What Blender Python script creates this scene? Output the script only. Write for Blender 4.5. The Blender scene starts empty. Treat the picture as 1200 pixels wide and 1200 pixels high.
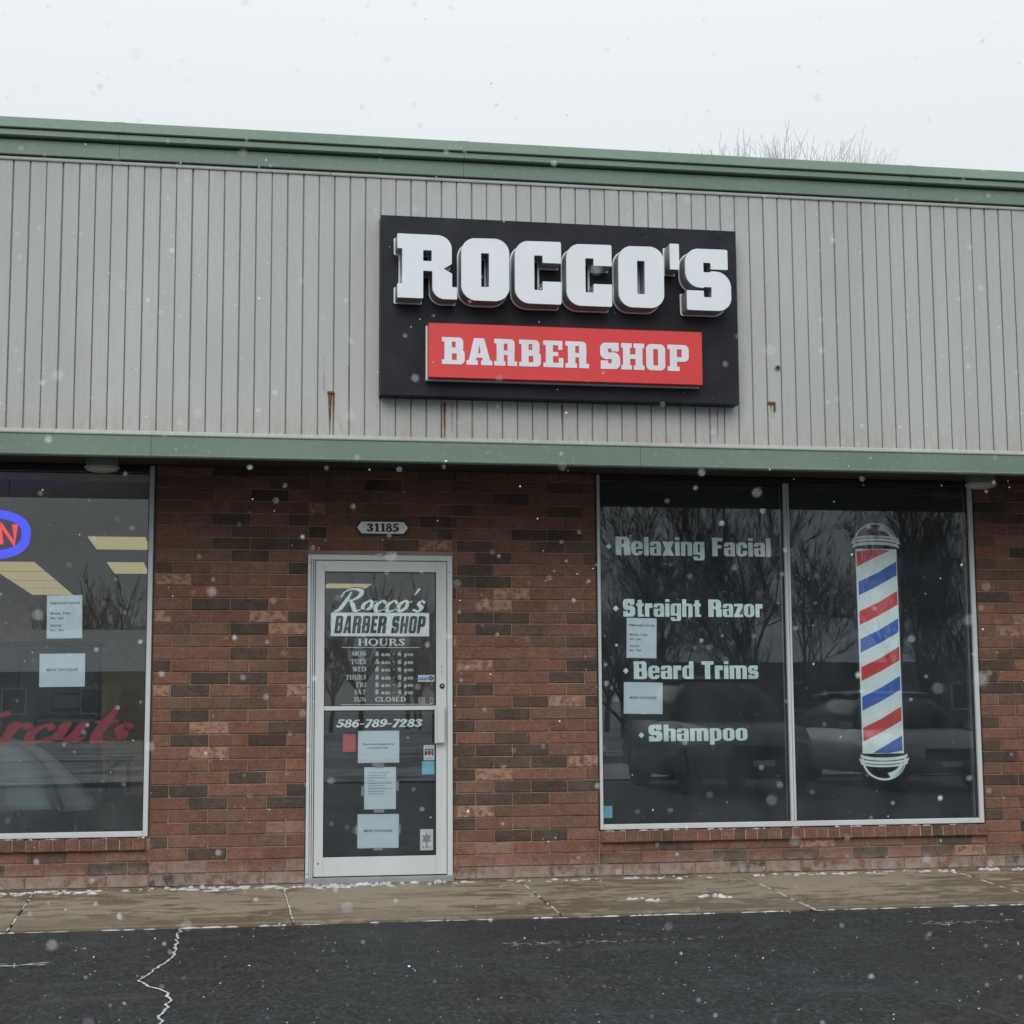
import bpy, bmesh, math, random
import numpy as np
from mathutils import Vector, Matrix, noise as mnoise
random.seed(7); RNG = np.random.default_rng(11)
S = bpy.context.scene; COL = S.collection

# ------------------------------------------------------------------ camera
F_PX = 1947.9; YAW, PITCH, ROLL = .17687, .11897, -.00573
CAM = Vector((-.6333, -11.2957, 1.0931))
cd = bpy.data.cameras.new('camera'); cam = bpy.data.objects.new('camera', cd); COL.objects.link(cam)
fw = Vector((math.sin(YAW)*math.cos(PITCH), math.cos(YAW)*math.cos(PITCH), math.sin(PITCH)))
rt = fw.cross(Vector((0, 0, 1))).normalized(); up = rt.cross(fw)
c_, s_ = math.cos(ROLL), math.sin(ROLL)
r2 = c_*rt + s_*up; u2 = -s_*rt + c_*up
cam.matrix_world = Matrix.Translation(CAM) @ Matrix((r2, u2, -fw)).transposed().to_4x4()
cd.sensor_width = 36; cd.sensor_fit = 'HORIZONTAL'; cd.lens = F_PX/1200*36
cd.shift_x = (600-597)/1200; cd.shift_y = (598.85-600)/1200
cd.clip_start = .02; cd.clip_end = 2000
cd.dof.use_dof = True; cd.dof.focus_distance = 11.4; cd.dof.aperture_fstop = cd.lens/3.4
S.camera = cam
S.render.resolution_x = S.render.resolution_y = 1024
S.view_settings.view_transform = 'Standard'; S.view_settings.look = 'None'
S.view_settings.gamma = 1; S.view_settings.use_curve_mapping = False
S.view_settings.exposure = 0.08
S.cycles.max_bounces = 6; S.cycles.transparent_max_bounces = 16
# ------------------------------------------------------------------ world: flat overcast snow sky
SUN_EL, SUN_AZ = math.radians(35), math.radians(197)
world = bpy.data.worlds.new('World'); S.world = world; world.use_nodes = True
nt = world.node_tree; nt.nodes.clear()
sky = nt.nodes.new('ShaderNodeTexSky'); sky.sky_type = 'NISHITA'; sky.sun_disc = False
sky.sun_elevation = SUN_EL; sky.sun_rotation = SUN_AZ; sky.air_density = 2; sky.dust_density = 8
hsv = nt.nodes.new('ShaderNodeHueSaturation'); hsv.inputs['Saturation'].default_value = .15
nt.links.new(sky.outputs[0], hsv.inputs['Color'])
tc = nt.nodes.new('ShaderNodeTexCoord'); sp = nt.nodes.new('ShaderNodeSeparateXYZ')
nt.links.new(tc.outputs['Generated'], sp.inputs[0])
ov = nt.nodes.new('ShaderNodeValToRGB'); ov.color_ramp.elements[0].color = (7.3, 7.6, 7.95, 1); ov.color_ramp.elements[1].color = (12.6, 13.0, 13.6, 1)
e_ = ov.color_ramp.elements.new(.32); e_.color = (8.0, 8.4, 8.8, 1)
nt.links.new(sp.outputs[2], ov.inputs[0])
mx = nt.nodes.new('ShaderNodeMix'); mx.data_type = 'RGBA'; mx.inputs[0].default_value = .92
nt.links.new(hsv.outputs[0], mx.inputs[6]); nt.links.new(ov.outputs[0], mx.inputs[7])
bg = nt.nodes.new('ShaderNodeBackground'); bg.inputs[1].default_value = .1
wo = nt.nodes.new('ShaderNodeOutputWorld')
nt.links.new(mx.outputs[2], bg.inputs[0]); nt.links.new(bg.outputs[0], wo.inputs[0])
ld = bpy.data.lights.new('sun', 'SUN'); ld.energy = 1.5; ld.angle = math.radians(42); ld.color = (1, .98, .95)
lo = bpy.data.objects.new('sun', ld); COL.objects.link(lo)
sd = Vector((math.sin(SUN_AZ)*math.cos(SUN_EL), math.cos(SUN_AZ)*math.cos(SUN_EL), math.sin(SUN_EL)))
lo.rotation_euler = sd.to_track_quat('Z', 'Y').to_euler(); lo.location = (0, -5, 20)

# ------------------------------------------------------------------ materials
class NB:
    def __init__(s, name):
        s.m = bpy.data.materials.new(name); s.m.use_nodes = True; s.t = s.m.node_tree; s.t.nodes.clear()
        s.out = s.t.nodes.new('ShaderNodeOutputMaterial')
    def n(s, typ, **k):
        x = s.t.nodes.new(typ)
        for a, b in k.items():
            if a.startswith('i_'):
                key = a[2:]; key = int(key) if key.isdigit() else key.replace('_', ' ')
                x.inputs[key].default_value = b
            else: setattr(x, a, b)
        return x
    def l(s, a, b): s.t.links.new(a, b)
    def pos(s, sc=(1, 1, 1)):
        g = s.n('ShaderNodeNewGeometry'); m = s.n('ShaderNodeMapping', i_Scale=sc); s.l(g.outputs['Position'], m.inputs[0]); return m.outputs[0]
    def noise(s, vec, scale, detail=4, rough=.55):
        x = s.n('ShaderNodeTexNoise', i_Scale=scale, i_Detail=detail, i_Roughness=rough); s.l(vec, x.inputs['Vector']); return x.outputs['Fac']
    def ramp(s, v, a, b, c0=0., c1=1.):
        x = s.n('ShaderNodeMapRange'); x.inputs[1].default_value = a; x.inputs[2].default_value = b; x.inputs[3].default_value = c0; x.inputs[4].default_value = c1
        s.l(v, x.inputs[0]); return x.outputs[0]
    def mix(s, f, a, b, bt='MIX'):
        x = s.n('ShaderNodeMix', data_type='RGBA', blend_type=bt)
        for v, i in ((f, 0), (a, 6), (b, 7)):
            if isinstance(v, (int, float)): x.inputs[i].default_value = v
            elif isinstance(v, tuple): x.inputs[i].default_value = (*v, 1)
            else: s.l(v, x.inputs[i])
        return x.outputs[2]
    def math(s, op, a, b):
        x = s.n('ShaderNodeMath', operation=op)
        for v, i in ((a, 0), (b, 1)):
            if isinstance(v, (int, float)): x.inputs[i].default_value = v
            else: s.l(v, x.inputs[i])
        return x.outputs[0]
    def bsdf(s, col, rough=.6, metal=0., bump=None, bd=.002, spec=.5):
        b = s.n('ShaderNodeBsdfPrincipled')
        for v, k in ((col, 'Base Color'), (rough, 'Roughness'), (metal, 'Metallic'), (spec, 'Specular IOR Level')):
            if isinstance(v, tuple): b.inputs[k].default_value = (*v, 1)
            elif isinstance(v, (int, float)): b.inputs[k].default_value = v
            else: s.l(v, b.inputs[k])
        if bump is not None:
            bp_ = s.n('ShaderNodeBump', i_Distance=bd, i_Strength=1.); s.l(bump, bp_.inputs['Height']); s.l(bp_.outputs[0], b.inputs['Normal'])
        s.l(b.outputs[0], s.out.inputs[0]); return b
M = {}
def simple(name, col, rough=.6, metal=0., var=.12, sc=9., spec=.5, stretch=(1, 1, 1), bd=.0008):
    b = NB(name); v = b.pos(stretch); n1 = b.noise(v, sc, 5); n2 = b.noise(v, sc*14, 2)
    f = b.ramp(n1, .3, .7)
    c = b.mix(f, tuple(x*(1-var) for x in col), tuple(min(1, x*(1+var)) for x in col))
    b.bsdf(c, rough, metal, n2, bd, spec); M[name] = b.m; return b.m
def brick_mat(name, attr):
    b = NB(name); v = b.pos(); 
    if attr:
        a = b.n('ShaderNodeAttribute', attribute_name='tint'); col, al = a.outputs['Color'], a.outputs['Alpha']
    else:
        a = b.n('ShaderNodeObjectInfo'); col, al = a.outputs['Color'], a.outputs['Alpha']
    n1 = b.noise(v, 14, 5, .6); n2 = b.noise(v, 90, 3, .6); n3 = b.noise(b.pos((1, 1, 1.3)), 22, 3, .6)
    n0 = b.noise(b.pos(), 3.1, 5, .7)
    c = b.mix(b.ramp(n1, .3, .7), col, b.mix(1., col, (.66, .64, .63), 'MULTIPLY'))
    c = b.mix(b.ramp(n0, .42, .68, 0, .22), c, (.25, .15, .105))
    c = b.mix(b.ramp(b.noise(b.pos((1, 1, 1.5)), 55, 3, .8), .60, .72, 0, .5), c, (.055, .04, .035))
    c = b.mix(b.math('MULTIPLY', b.ramp(n2, .5, .75), .22), c, (.26, .16, .12))
    gq = b.noise(b.pos((1, 1, 1.4)), 44, 4, .8); c = b.mix(b.ramp(gq, .50, .66, 0, .42), c, b.mix(1., c, (1.75, 1.7, 1.65), 'MULTIPLY')); c = b.mix(b.ramp(gq, .48, .34, 0, .55), c, b.mix(1., c, (.40, .38, .38), 'MULTIPLY'))
    # flashed tan face (alpha .5) and lime bloom (alpha 0)
    fl = b.math('MULTIPLY', b.ramp(n3, .40, .56), b.ramp(b.math('ABSOLUTE', b.math('SUBTRACT', al, .5), 0), .1, .0))
    c = b.mix(fl, c, (.31, .195, .135))
    bl = b.math('MULTIPLY', b.ramp(n3, .25, .6), b.ramp(al, .3, .0, 0, .75))
    c = b.mix(bl, c, (.27, .18, .145))
    sz = b.n('ShaderNodeSeparateXYZ'); b.l(b.pos(), sz.inputs[0])
    low = b.math('MULTIPLY', b.ramp(sz.outputs[2], .22, -.05), b.ramp(b.noise(b.pos((1.3, 1, 3)), 5, 5, .7), .50, .66, 0, .5))
    c = b.mix(low, c, (.31, .25, .22))
    low2 = b.math('MULTIPLY', b.ramp(sz.outputs[2], .10, -.02), b.ramp(n1, .42, .56, 0, .85))
    c = b.mix(low2, c, (.29, .25, .22))
    b.bsdf(c, .82, 0, b.math('ADD', n2, b.math('MULTIPLY', n1, 1.2)), .0060, .25); M[name] = b.m
brick_mat('brick', False); brick_mat('brick_joined', True)
def mortar():
    b = NB('mortar'); n1 = b.noise(b.pos(), 3, 4); n2 = b.noise(b.pos(), 120, 2)
    c = b.mix(b.ramp(n1, .3, .7), (.20, .13, .10), (.33, .24, .19))
    sz = b.n('ShaderNodeSeparateXYZ'); b.l(b.pos(), sz.inputs[0])
    c = b.mix(b.math('MULTIPLY', b.ramp(sz.outputs[2], 1.6, 0), b.ramp(b.noise(b.pos(), 6, 4), .45, .6, 0, .6)), c, (.34, .27, .21))
    b.bsdf(c, .9, 0, n2, .003, .2); M['mortar'] = b.m
mortar()
def siding():
    b = NB('siding_paint'); o = b.n('ShaderNodeObjectInfo')
    n1 = b.noise(b.pos((1, 1, .35)), 1.6, 4); n2 = b.noise(b.pos((12, 9, .35)), 5, 6, .7); n3 = b.noise(b.pos((1, 1, 1)), 160, 2)
    c = b.mix(b.ramp(n1, .3, .7), (.362, .374, .368), (.425, .437, .430))
    c = b.mix(b.ramp(n2, .48, .72, 0, .32), c, (.29, .295, .28))
    c = b.mix(b.ramp(o.outputs['Random'], 0, 1, 0, .10), c, (.29, .295, .285))
    sz = b.n('ShaderNodeSeparateXYZ'); b.l(b.pos(), sz.inputs[0])
    g = b.math('MULTIPLY', b.ramp(sz.outputs[2], 3.0, 2.82), b.ramp(b.noise(b.pos((3, 1, 1)), 9, 4), .42, .62, 0, .6))
    c = b.mix(g, c, (.36, .31, .24))
    tp = b.math('MULTIPLY', b.ramp(sz.outputs[2], 4.25, 4.48), b.ramp(b.noise(b.pos((2, 1, 1)), 5, 5, .7), .4, .7, 0, .35)); c = b.mix(tp, c, (.22, .225, .215))
    c = b.mix(b.ramp(b.noise(b.pos((1, 1, 1)), 38, 3, .7), .66, .76, 0, .3), c, (.52, .53, .52))
    b.bsdf(c, .62, 0, b.math('ADD', n3, b.math('MULTIPLY', n1, 3.)), .003, .35); M['siding_paint'] = b.m
siding()
simple('siding_groove', (.26, .265, .26), .8)
def green(name, k):
    b = NB(name); n1 = b.noise(b.pos((.6, 1, 1)), 2.2, 5); n2 = b.noise(b.pos((1, 1, 1)), 30, 4)
    c = b.mix(b.ramp(n1, .3, .7), (.115*k, .170*k, .132*k), (.145*k, .205*k, .162*k))
    c = b.mix(b.ramp(n2, .55, .8, 0, .45), c, (.24*k, .30*k, .25*k))
    b.bsdf(c, .55, 0, n2, .0008, .4); M[name] = b.m
green('green_metal', 1.)
green('green_metal_pale', 1.1)
simple('aluminium', (.49, .515, .52), .5, .0, .06, 3, .5, (1, 1, .2))
simple('aluminium_dark', (.22, .23, .235), .5)
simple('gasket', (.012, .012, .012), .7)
simple('sign_black', (.012, .013, .019), .5, 0, .5, 4, .2)
simple('letter_white', (.62, .665, .70), .35, 0, .03, 5)
simple('return_metal', (.27, .275, .28), .42, .0, .15, 12, .5)
simple('sign_red', (.56, .032, .032), .35, 0, .05, 3)
simple('sign_letter_print', (.60, .61, .66), .4, 0, .05, 3)
simple('soffit', (.036, .034, .033), .85, 0, .2, 2)
simple('soffit_seam', (.02, .02, .02), .9)
simple('lamp_glass', (.5, .48, .43), .3)
simple('roof_felt', (.08, .08, .08), .9)
simple('paper', (.66, .77, .83), .8, 0, .04, 6)
simple('ink', (.03, .035, .04), .7)
simple('ink_faint', (.20, .25, .28), .7)
simple('vinyl', (.74, .90, .89), .6, 0, .12, 14)
simple('vinyl_dark', (.010, .016, .02), .6)
simple('vinyl_white', (.82, .93, .92), .5, 0, .06, 12)
simple('vinyl_red', (.66, .04, .045), .5, 0, .1, 10)
simple('vinyl_blue', (.015, .12, .52), .5, 0, .12, 10)
simple('script_red', (.30, .012, .028), .6, 0, .15, 8)
simple('sticker_cyan', (.18, .55, .68), .6)
simple('sticker_blue', (.25, .50, .80), .6)
simple('sticker_navy', (.01, .05, .22), .6)
simple('sticker_red', (.55, .07, .08), .6)
simple('sticker_grey', (.30, .28, .27), .7)
simple('plaque_white', (.78, .79, .80), .5)
simple('black_paint', (.012, .012, .012), .5)
simple('interior_wall', (.78, .68, .42), .9)
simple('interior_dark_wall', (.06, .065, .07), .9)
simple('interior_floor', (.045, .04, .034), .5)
simple('interior_ceiling', (.80, .76, .62), .9)
simple('cabinet_black', (.010, .011, .013), .35)
simple('mirror_frame', (.03, .025, .02), .5)
simple('leather_black', (.015, .016, .018), .4)
simple('chrome', (.5, .5, .5), .25, 1.)
simple('cape_cloth', (.15, .20, .20), .75, 0, .15, 4)
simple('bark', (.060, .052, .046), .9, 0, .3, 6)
simple('hazed_bark', (.42, .40, .40), .9, 0, .2, 6)  # bark paled, with the fading by snow haze put into its colour
simple('rust_metal', (.14, .06, .025), .8)
simple('car_paint', (.16, .17, .18), .25, .3)
simple('car_paint_silver', (.42, .43, .44), .3, .4)
simple('car_glass', (.01, .012, .014), .1)
simple('tyre', (.015, .015, .015), .9)
simple('headlight', (.6, .62, .65), .2)
simple('house_siding', (.16, .15, .14), .9)
simple('snow_roof', (.62, .66, .70), .9)
simple('window_dark', (.02, .022, .025), .2)
simple('road_wet', (.045, .046, .048), .5)
def glass():
    b = NB('window_glass'); fr = b.n('ShaderNodeFresnel', i_IOR=1.52)
    tr = b.n('ShaderNodeBsdfTransparent', i_Color=(.965, .975, .975, 1)); gl = b.n('ShaderNodeBsdfGlossy', i_Roughness=.0, i_Color=(.95, .98, 1, 1))
    n = b.noise(b.pos(), .9, 2); bp_ = b.n('ShaderNodeBump', i_Distance=.0005, i_Strength=1.); b.l(n, bp_.inputs['Height']); b.l(bp_.outputs[0], gl.inputs['Normal'])
    m = b.n('ShaderNodeMixShader'); b.l(fr.outputs[0], m.inputs[0]); b.l(tr.outputs[0], m.inputs[1]); b.l(gl.outputs[0], m.inputs[2])
    df = b.n('ShaderNodeBsdfDiffuse', i_Color=(.62, .74, .82, 1)); m2 = b.n('ShaderNodeMixShader')     # dirt film and drops, with painted haze that lifts dark reflections
    dirt_haze = b.math('ADD', b.ramp(b.noise(b.pos((1, 1, .6)), 3, 6, .7), .3, .75, .009, .036), b.ramp(b.noise(b.pos(), 70, 3, .7), .62, .75, 0, .03))
    b.l(dirt_haze, m2.inputs[0]); b.l(m.outputs[0], m2.inputs[1]); b.l(df.outputs[0], m2.inputs[2])
    b.l(m2.outputs[0], b.out.inputs[0]); M['window_glass'] = b.m
glass()
def emis(name, col, st):
    b = NB(name); e = b.n('ShaderNodeEmission', i_Color=(*col, 1), i_Strength=st); b.l(e.outputs[0], b.out.inputs[0]); M[name] = b.m
emis('lit_diffuser', (1, .86, .47), .33); emis('neon_blue', (.04, .07, 1), .95); emis('neon_red', (1, .05, .05), .95)
def tape():
    b = NB('clear_tape'); tr = b.n('ShaderNodeBsdfTransparent'); d = b.n('ShaderNodeBsdfDiffuse', i_Color=(.5, .56, .6, 1)); m = b.n('ShaderNodeMixShader', i_0=.45)
    b.l(tr.outputs[0], m.inputs[1]); b.l(d.outputs[0], m.inputs[2]); b.l(m.outputs[0], b.out.inputs[0]); M['clear_tape'] = b.m
tape()
def rust_stain():
    b = NB('rust_stain'); tr = b.n('ShaderNodeBsdfTransparent'); d = b.n('ShaderNodeBsdfDiffuse', i_Color=(.14, .065, .03, 1)); m = b.n('ShaderNodeMixShader')
    f = b.ramp(b.noise(b.pos((60, 1, 5)), 1.2, 4, .7), .34, .52, 0, .92); b.l(f, m.inputs[0]); b.l(tr.outputs[0], m.inputs[1]); b.l(d.outputs[0], m.inputs[2]); b.l(m.outputs[0], b.out.inputs[0]); M['rust_stain'] = b.m
rust_stain()
def snow():
    b = NB('snow'); n = b.noise(b.pos(), 60, 4); c = b.mix(b.ramp(b.noise(b.pos(), 12, 4), .3, .7), (.33, .33, .32), (.60, .62, .64)); b.bsdf(c, .8, 0, n, .004, .3); M['snow'] = b.m
    b = NB('flake'); b.bsdf((.93, .95, .98), .8, 0, None, 0, .2); M['flake'] = b.m
    b = NB('snow_field'); n = b.noise(b.pos(), 3, 6); c = b.mix(b.ramp(b.noise(b.pos((.4, 1, 1)), .8, 5, .7), .45, .6), (.55, .58, .62), (.10, .09, .06)); b.bsdf(c, .85, 0, n, .03, .3); M['snow_field'] = b.m
snow()
def asphalt():
    b = NB('asphalt'); v = b.pos(); fine = b.noise(v, 220, 3, .7); mid = b.noise(v, 24, 4, .65); big = b.noise(b.pos((.5, 1, 1)), 1.3, 5, .6)
    c = b.mix(b.ramp(big, .3, .7), (.006, .0078, .0092), (.022, .027, .030))
    c = b.mix(b.ramp(fine, .50, .72, 0, .55), c, (.060, .068, .070))
    c = b.mix(b.ramp(b.noise(v, 6, 6, .75), .46, .70, 0, .65), c, (.050, .058, .060))
    c = b.mix(b.ramp(b.noise(v, 420, 2, .6), .66, .74, 0, .7), c, (.20, .21, .22))
    gr = b.noise(b.pos((1, .42, 1)), 46, 4, .85); c = b.mix(b.ramp(gr, .52, .64, 0, .9), c, (.088, .096, .098)); c = b.mix(b.ramp(gr, .47, .36, 0, .95), c, (.002, .003, .004))
    dg = b.n('ShaderNodeMapping', i_Rotation=(0, 0, .7), i_Scale=(1., .25, 1)); b.l(v, dg.inputs[0]); c = b.mix(b.ramp(b.noise(dg.outputs[0], 5, 6, .75), .52, .74, 0, .5), c, (.060, .070, .069))
    sm = b.noise(b.pos((.45, 2.2, 1)), 2.0, 6, .72)
    c = b.mix(b.ramp(sm, .56, .78, 0, .4), c, (.11, .125, .13))
    b.bsdf(c, b.ramp(big, .3, .7, .38, .66), 0, b.math('ADD', fine, mid), .012, .34); M['asphalt'] = b.m
asphalt()
def concrete():
    b = NB('concrete'); big = b.noise(b.pos((.8, 2.0, 1)), 4.6, 7, .68); fine = b.noise(b.pos(), 150, 3, .7); wob = b.noise(b.pos((.3, .5, 1)), 1.4, 3)
    o = b.n('ShaderNodeObjectInfo')
    f = b.ramp(b.math('ADD', big, b.math('MULTIPLY', b.math('SUBTRACT', wob, .5), .55)), .465, .535)
    sy = b.n('ShaderNodeSeparateXYZ'); b.l(b.pos(), sy.inputs[0])
    edge = b.ramp(sy.outputs[1], -1.0, -1.4)                 # the outer strip stays wet
    f = b.math('SUBTRACT', f, b.math('MULTIPLY', edge, b.ramp(wob, .35, .6)))
    f = b.math('MAXIMUM', f, 0.)
    c = b.mix(f, (.135, .098, .060), (.300, .246, .170))
    gr = b.noise(b.pos((1, .45, 1)), 70, 4, .75); c = b.mix(b.ramp(gr, .5, .72, 0, .5), c, (.30, .28, .23)); c = b.mix(b.ramp(gr, .45, .3, 0, .5), c, (.08, .07, .05))
    c = b.mix(b.ramp(fine, .5, .75, 0, .35), c, (.20, .185, .15))
    c = b.mix(b.ramp(b.noise(b.pos((1, 1.6, 1)), 26, 4, .7), .56, .68, 0, .45), c, (.13, .115, .075))
    c = b.mix(b.ramp(o.outputs['Random'], 0, 1, 0, .2), c, (.12, .12, .09))
    b.bsdf(c, b.ramp(f, 0, 1, .38, .8), 0, fine, .002, .4); M['concrete'] = b.m
concrete()

# ------------------------------------------------------------------ object helpers
def tag(o, label=None, cat=None, group=None, kind=None):
    if label: o['label'] = label
    if cat: o['category'] = cat
    if group: o['group'] = group
    if kind: o['kind'] = kind
    return o
def empty(name, loc=(0, 0, 0), **k):
    o = bpy.data.objects.new(name, None); COL.objects.link(o); o.location = loc; o.empty_display_size = .1; return tag(o, **k)
def link(name, me, mat=None, parent=None, loc=None):
    o = bpy.data.objects.new(name, me); COL.objects.link(o)
    if mat is not None and not me.materials:
        for m_ in (mat if isinstance(mat, (list, tuple)) else [mat]): me.materials.append(M[m_])
    if parent is not None: o.parent = parent; 
    if loc is not None: o.location = loc
    return o
WORLD_OFF = {}
class MB:
    """collects pieces of one mesh object, in world coordinates"""
    def __init__(s): s.v = []; s.f = []; s.mi = []; s.sm = []
    def add(s, vs, fs, mi=0, smooth=False):
        o = len(s.v); s.v += [tuple(v) for v in vs]; s.f += [tuple(i+o for i in f) for f in fs]; s.mi += [mi]*len(fs); s.sm += [smooth]*len(fs); return s
    def box(s, x0, x1, y0, y1, z0, z1, mi=0, ch=0., rot=None):
        if ch <= 0:
            vs = [(x, y, z) for z in (z0, z1) for y in (y0, y1) for x in (x0, x1)]
            fs = [(0, 2, 3, 1), (4, 5, 7, 6), (0, 1, 5, 4), (2, 6, 7, 3), (0, 4, 6, 2), (1, 3, 7, 5)]
        else:
            c = ch; vs = []; 
            for (a, b_, d, e, y) in ((x0, x1, z0, z1, y1), (x0, x1, z0, z1, y0+c), (x0+c, x1-c, z0+c, z1-c, y0)):
                vs += [(a, y, d), (b_, y, d), (b_, y, e), (a, y, e)]
            fs = [(0, 3, 2, 1), (8, 9, 10, 11)]
            for k in (0, 4):
                for i in range(4):
                    j = (i+1) % 4; fs.append((k+i, k+j, k+4+j, k+4+i))
        if rot: vs = [tuple(rot @ Vector(v)) for v in vs]
        return s.add(vs, fs, mi)
    def prism_x(s, prof, x0, x1, mi=0):
        """profile of (y,z) points extruded along x"""
        n = len(prof); vs = [(x0, y, z) for y, z in prof]+[(x1, y, z) for y, z in prof]
        fs = [(i, (i+1) % n, n+(i+1) % n, n+i) for i in range(n)]+[tuple(range(n))[::-1], tuple(range(n, 2*n))]
        return s.add(vs, fs, mi)
    def tube(s, pts, rad, n=8, mi=0, cap=True, smooth=True):
        pts = [Vector(p) for p in pts]; rad = rad if isinstance(rad, (list, tuple)) else [rad]*len(pts)
        rings = []; ref = None
        for i, p in enumerate(pts):
            d = (pts[min(i+1, len(pts)-1)]-pts[max(i-1, 0)]).normalized()
            if ref is None: ref = d.orthogonal().normalized()
            ref = (ref-d*ref.dot(d)); ref = ref.normalized() if ref.length > 1e-6 else d.orthogonal().normalized()
            b_ = d.cross(ref)
            rings.append([p+rad[i]*(math.cos(2*math.pi*k/n)*ref+math.sin(2*math.pi*k/n)*b_) for k in range(n)])
        vs = [v for r_ in rings for v in r_]; fs = []
        for i in range(len(pts)-1):
            for k in range(n):
                a = i*n+k; b2 = i*n+(k+1) % n; fs.append((a, b2, b2+n, a+n))
        if cap: fs += [tuple(range(n))[::-1], tuple(range((len(pts)-1)*n, len(pts)*n))]
        return s.add(vs, fs, mi, smooth)
    def lathe(s, cx, cy, prof, n=24, mi=0, axis='z', smooth=True):
        vs = []; 
        for (r_, h) in prof:
            for k in range(n):
                a = 2*math.pi*k/n
                vs.append((cx+r_*math.cos(a), cy+r_*math.sin(a), h) if axis == 'z' else (cx+r_*math.cos(a), h, cy+r_*math.sin(a)))
        fs = [(i*n+k, i*n+(k+1) % n, (i+1)*n+(k+1) % n, (i+1)*n+k) for i in range(len(prof)-1) for k in range(n)]
        fs += [tuple(range(n))[::-1], tuple(range((len(prof)-1)*n, len(prof)*n))]
        if axis == 'y': fs = [f[::-1] for f in fs]
        return s.add(vs, fs, mi, smooth)
    def mesh(s, name, off=(0, 0, 0), fixn=False):
        me = bpy.data.meshes.new(name); me.from_pydata([(a-off[0], b-off[1], c-off[2]) for a, b, c in s.v], [], s.f)
        me.polygons.foreach_set('material_index', s.mi); me.polygons.foreach_set('use_smooth', s.sm)
        if fixn:
            bm = bmesh.new(); bm.from_mesh(me); bmesh.ops.recalc_face_normals(bm, faces=bm.faces); bm.to_mesh(me); bm.free()
        me.update(); return me
    def build(s, name, mat, parent=None, off=None, fixn=True):
        """off: origin of a top-level thing; children of an Empty are stored relative to its location"""
        if parent is not None and off is None:
            off = Vector((0, 0, 0)); p = parent
            while p is not None: off += p.location; p = p.parent
        o_ = off if off is not None else (0, 0, 0)
        me = s.mesh(name, o_, fixn)
        o = link(name, me, mat, parent)
        if parent is None and off is not None: o.location = off
        return o
def quickbox(name, mat, parent, *a, ch=0.): return MB().box(*a, ch=ch).build(name, mat, parent)

# ------------------------------------------------------------------ lettering: signed-distance glyphs -> clean outlines
def g_box(X, Y, x0, y0, x1, y1, r=0.):
    rr = r if isinstance(r, tuple) else (r,)*4      # TL TR BR BL
    cx, cy, hx, hy = (x0+x1)/2, (y0+y1)/2, (x1-x0)/2, (y1-y0)/2
    px, py = X-cx, Y-cy
    R_ = np.where(px > 0, np.where(py > 0, rr[1], rr[2]), np.where(py > 0, rr[0], rr[3]))
    qx, qy = np.abs(px)-hx+R_, np.abs(py)-hy+R_
    return np.minimum(np.maximum(qx, qy), 0)+np.hypot(np.maximum(qx, 0), np.maximum(qy, 0))-R_
def g_ell(X, Y, cx, cy, rx, ry): return (np.sqrt(((X-cx)/rx)**2+((Y-cy)/ry)**2)-1)*min(rx, ry)
def g_poly(X, Y, P):
    d = np.full(X.shape, 1e9); ins = np.zeros(X.shape, bool); n = len(P)
    for i in range(n):
        (x0, y0), (x1, y1) = P[i], P[(i+1) % n]; ex, ey = x1-x0, y1-y0
        t = np.clip(((X-x0)*ex+(Y-y0)*ey)/(ex*ex+ey*ey+1e-12), 0, 1); d = np.minimum(d, np.hypot(X-x0-t*ex, Y-y0-t*ey))
        c = ((y0 > Y) != (y1 > Y)); 
        if abs(ey) > 1e-12: ins ^= c & (X < (x1-x0)*(Y-y0)/(y1-y0)+x0)
    return np.where(ins, -d, d)
def g_path(X, Y, P, k=1.):
    P = [tuple(p) for p in P]
    if len(P) > 2:
        Q = [P[0]]+P+[P[-1]]; S_ = []
        for i in range(1, len(Q)-2):
            a, b_, c, d = (np.array(Q[i+j]) for j in (-1, 0, 1, 2))
            for t in np.linspace(0, 1, 7)[:-1]:
                S_.append(.5*((2*b_)+(-a+c)*t+(2*a-5*b_+4*c-d)*t*t+(-a+3*b_-3*c+d)*t**3))
        S_.append(np.array(Q[-2])); P = S_
    d = np.full(X.shape, 1e9)
    for (x0, y0, w0), (x1, y1, w1) in zip(P[:-1], P[1:]):
        ex, ey = x1-x0, y1-y0; t = np.clip(((X-x0)*ex+(Y-y0)*ey)/(ex*ex+ey*ey+1e-12), 0, 1)
        d = np.minimum(d, np.hypot(X-x0-t*ex, Y-y0-t*ey)-k*(w0+(w1-w0)*t)/2)
    return d
def U(*a):
    r_ = a[0]
    for b_ in a[1:]: r_ = np.minimum(r_, b_)
    return r_
def SUB(a, *bs):
    for b_ in bs: a = np.maximum(a, -b_)
    return a
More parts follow.
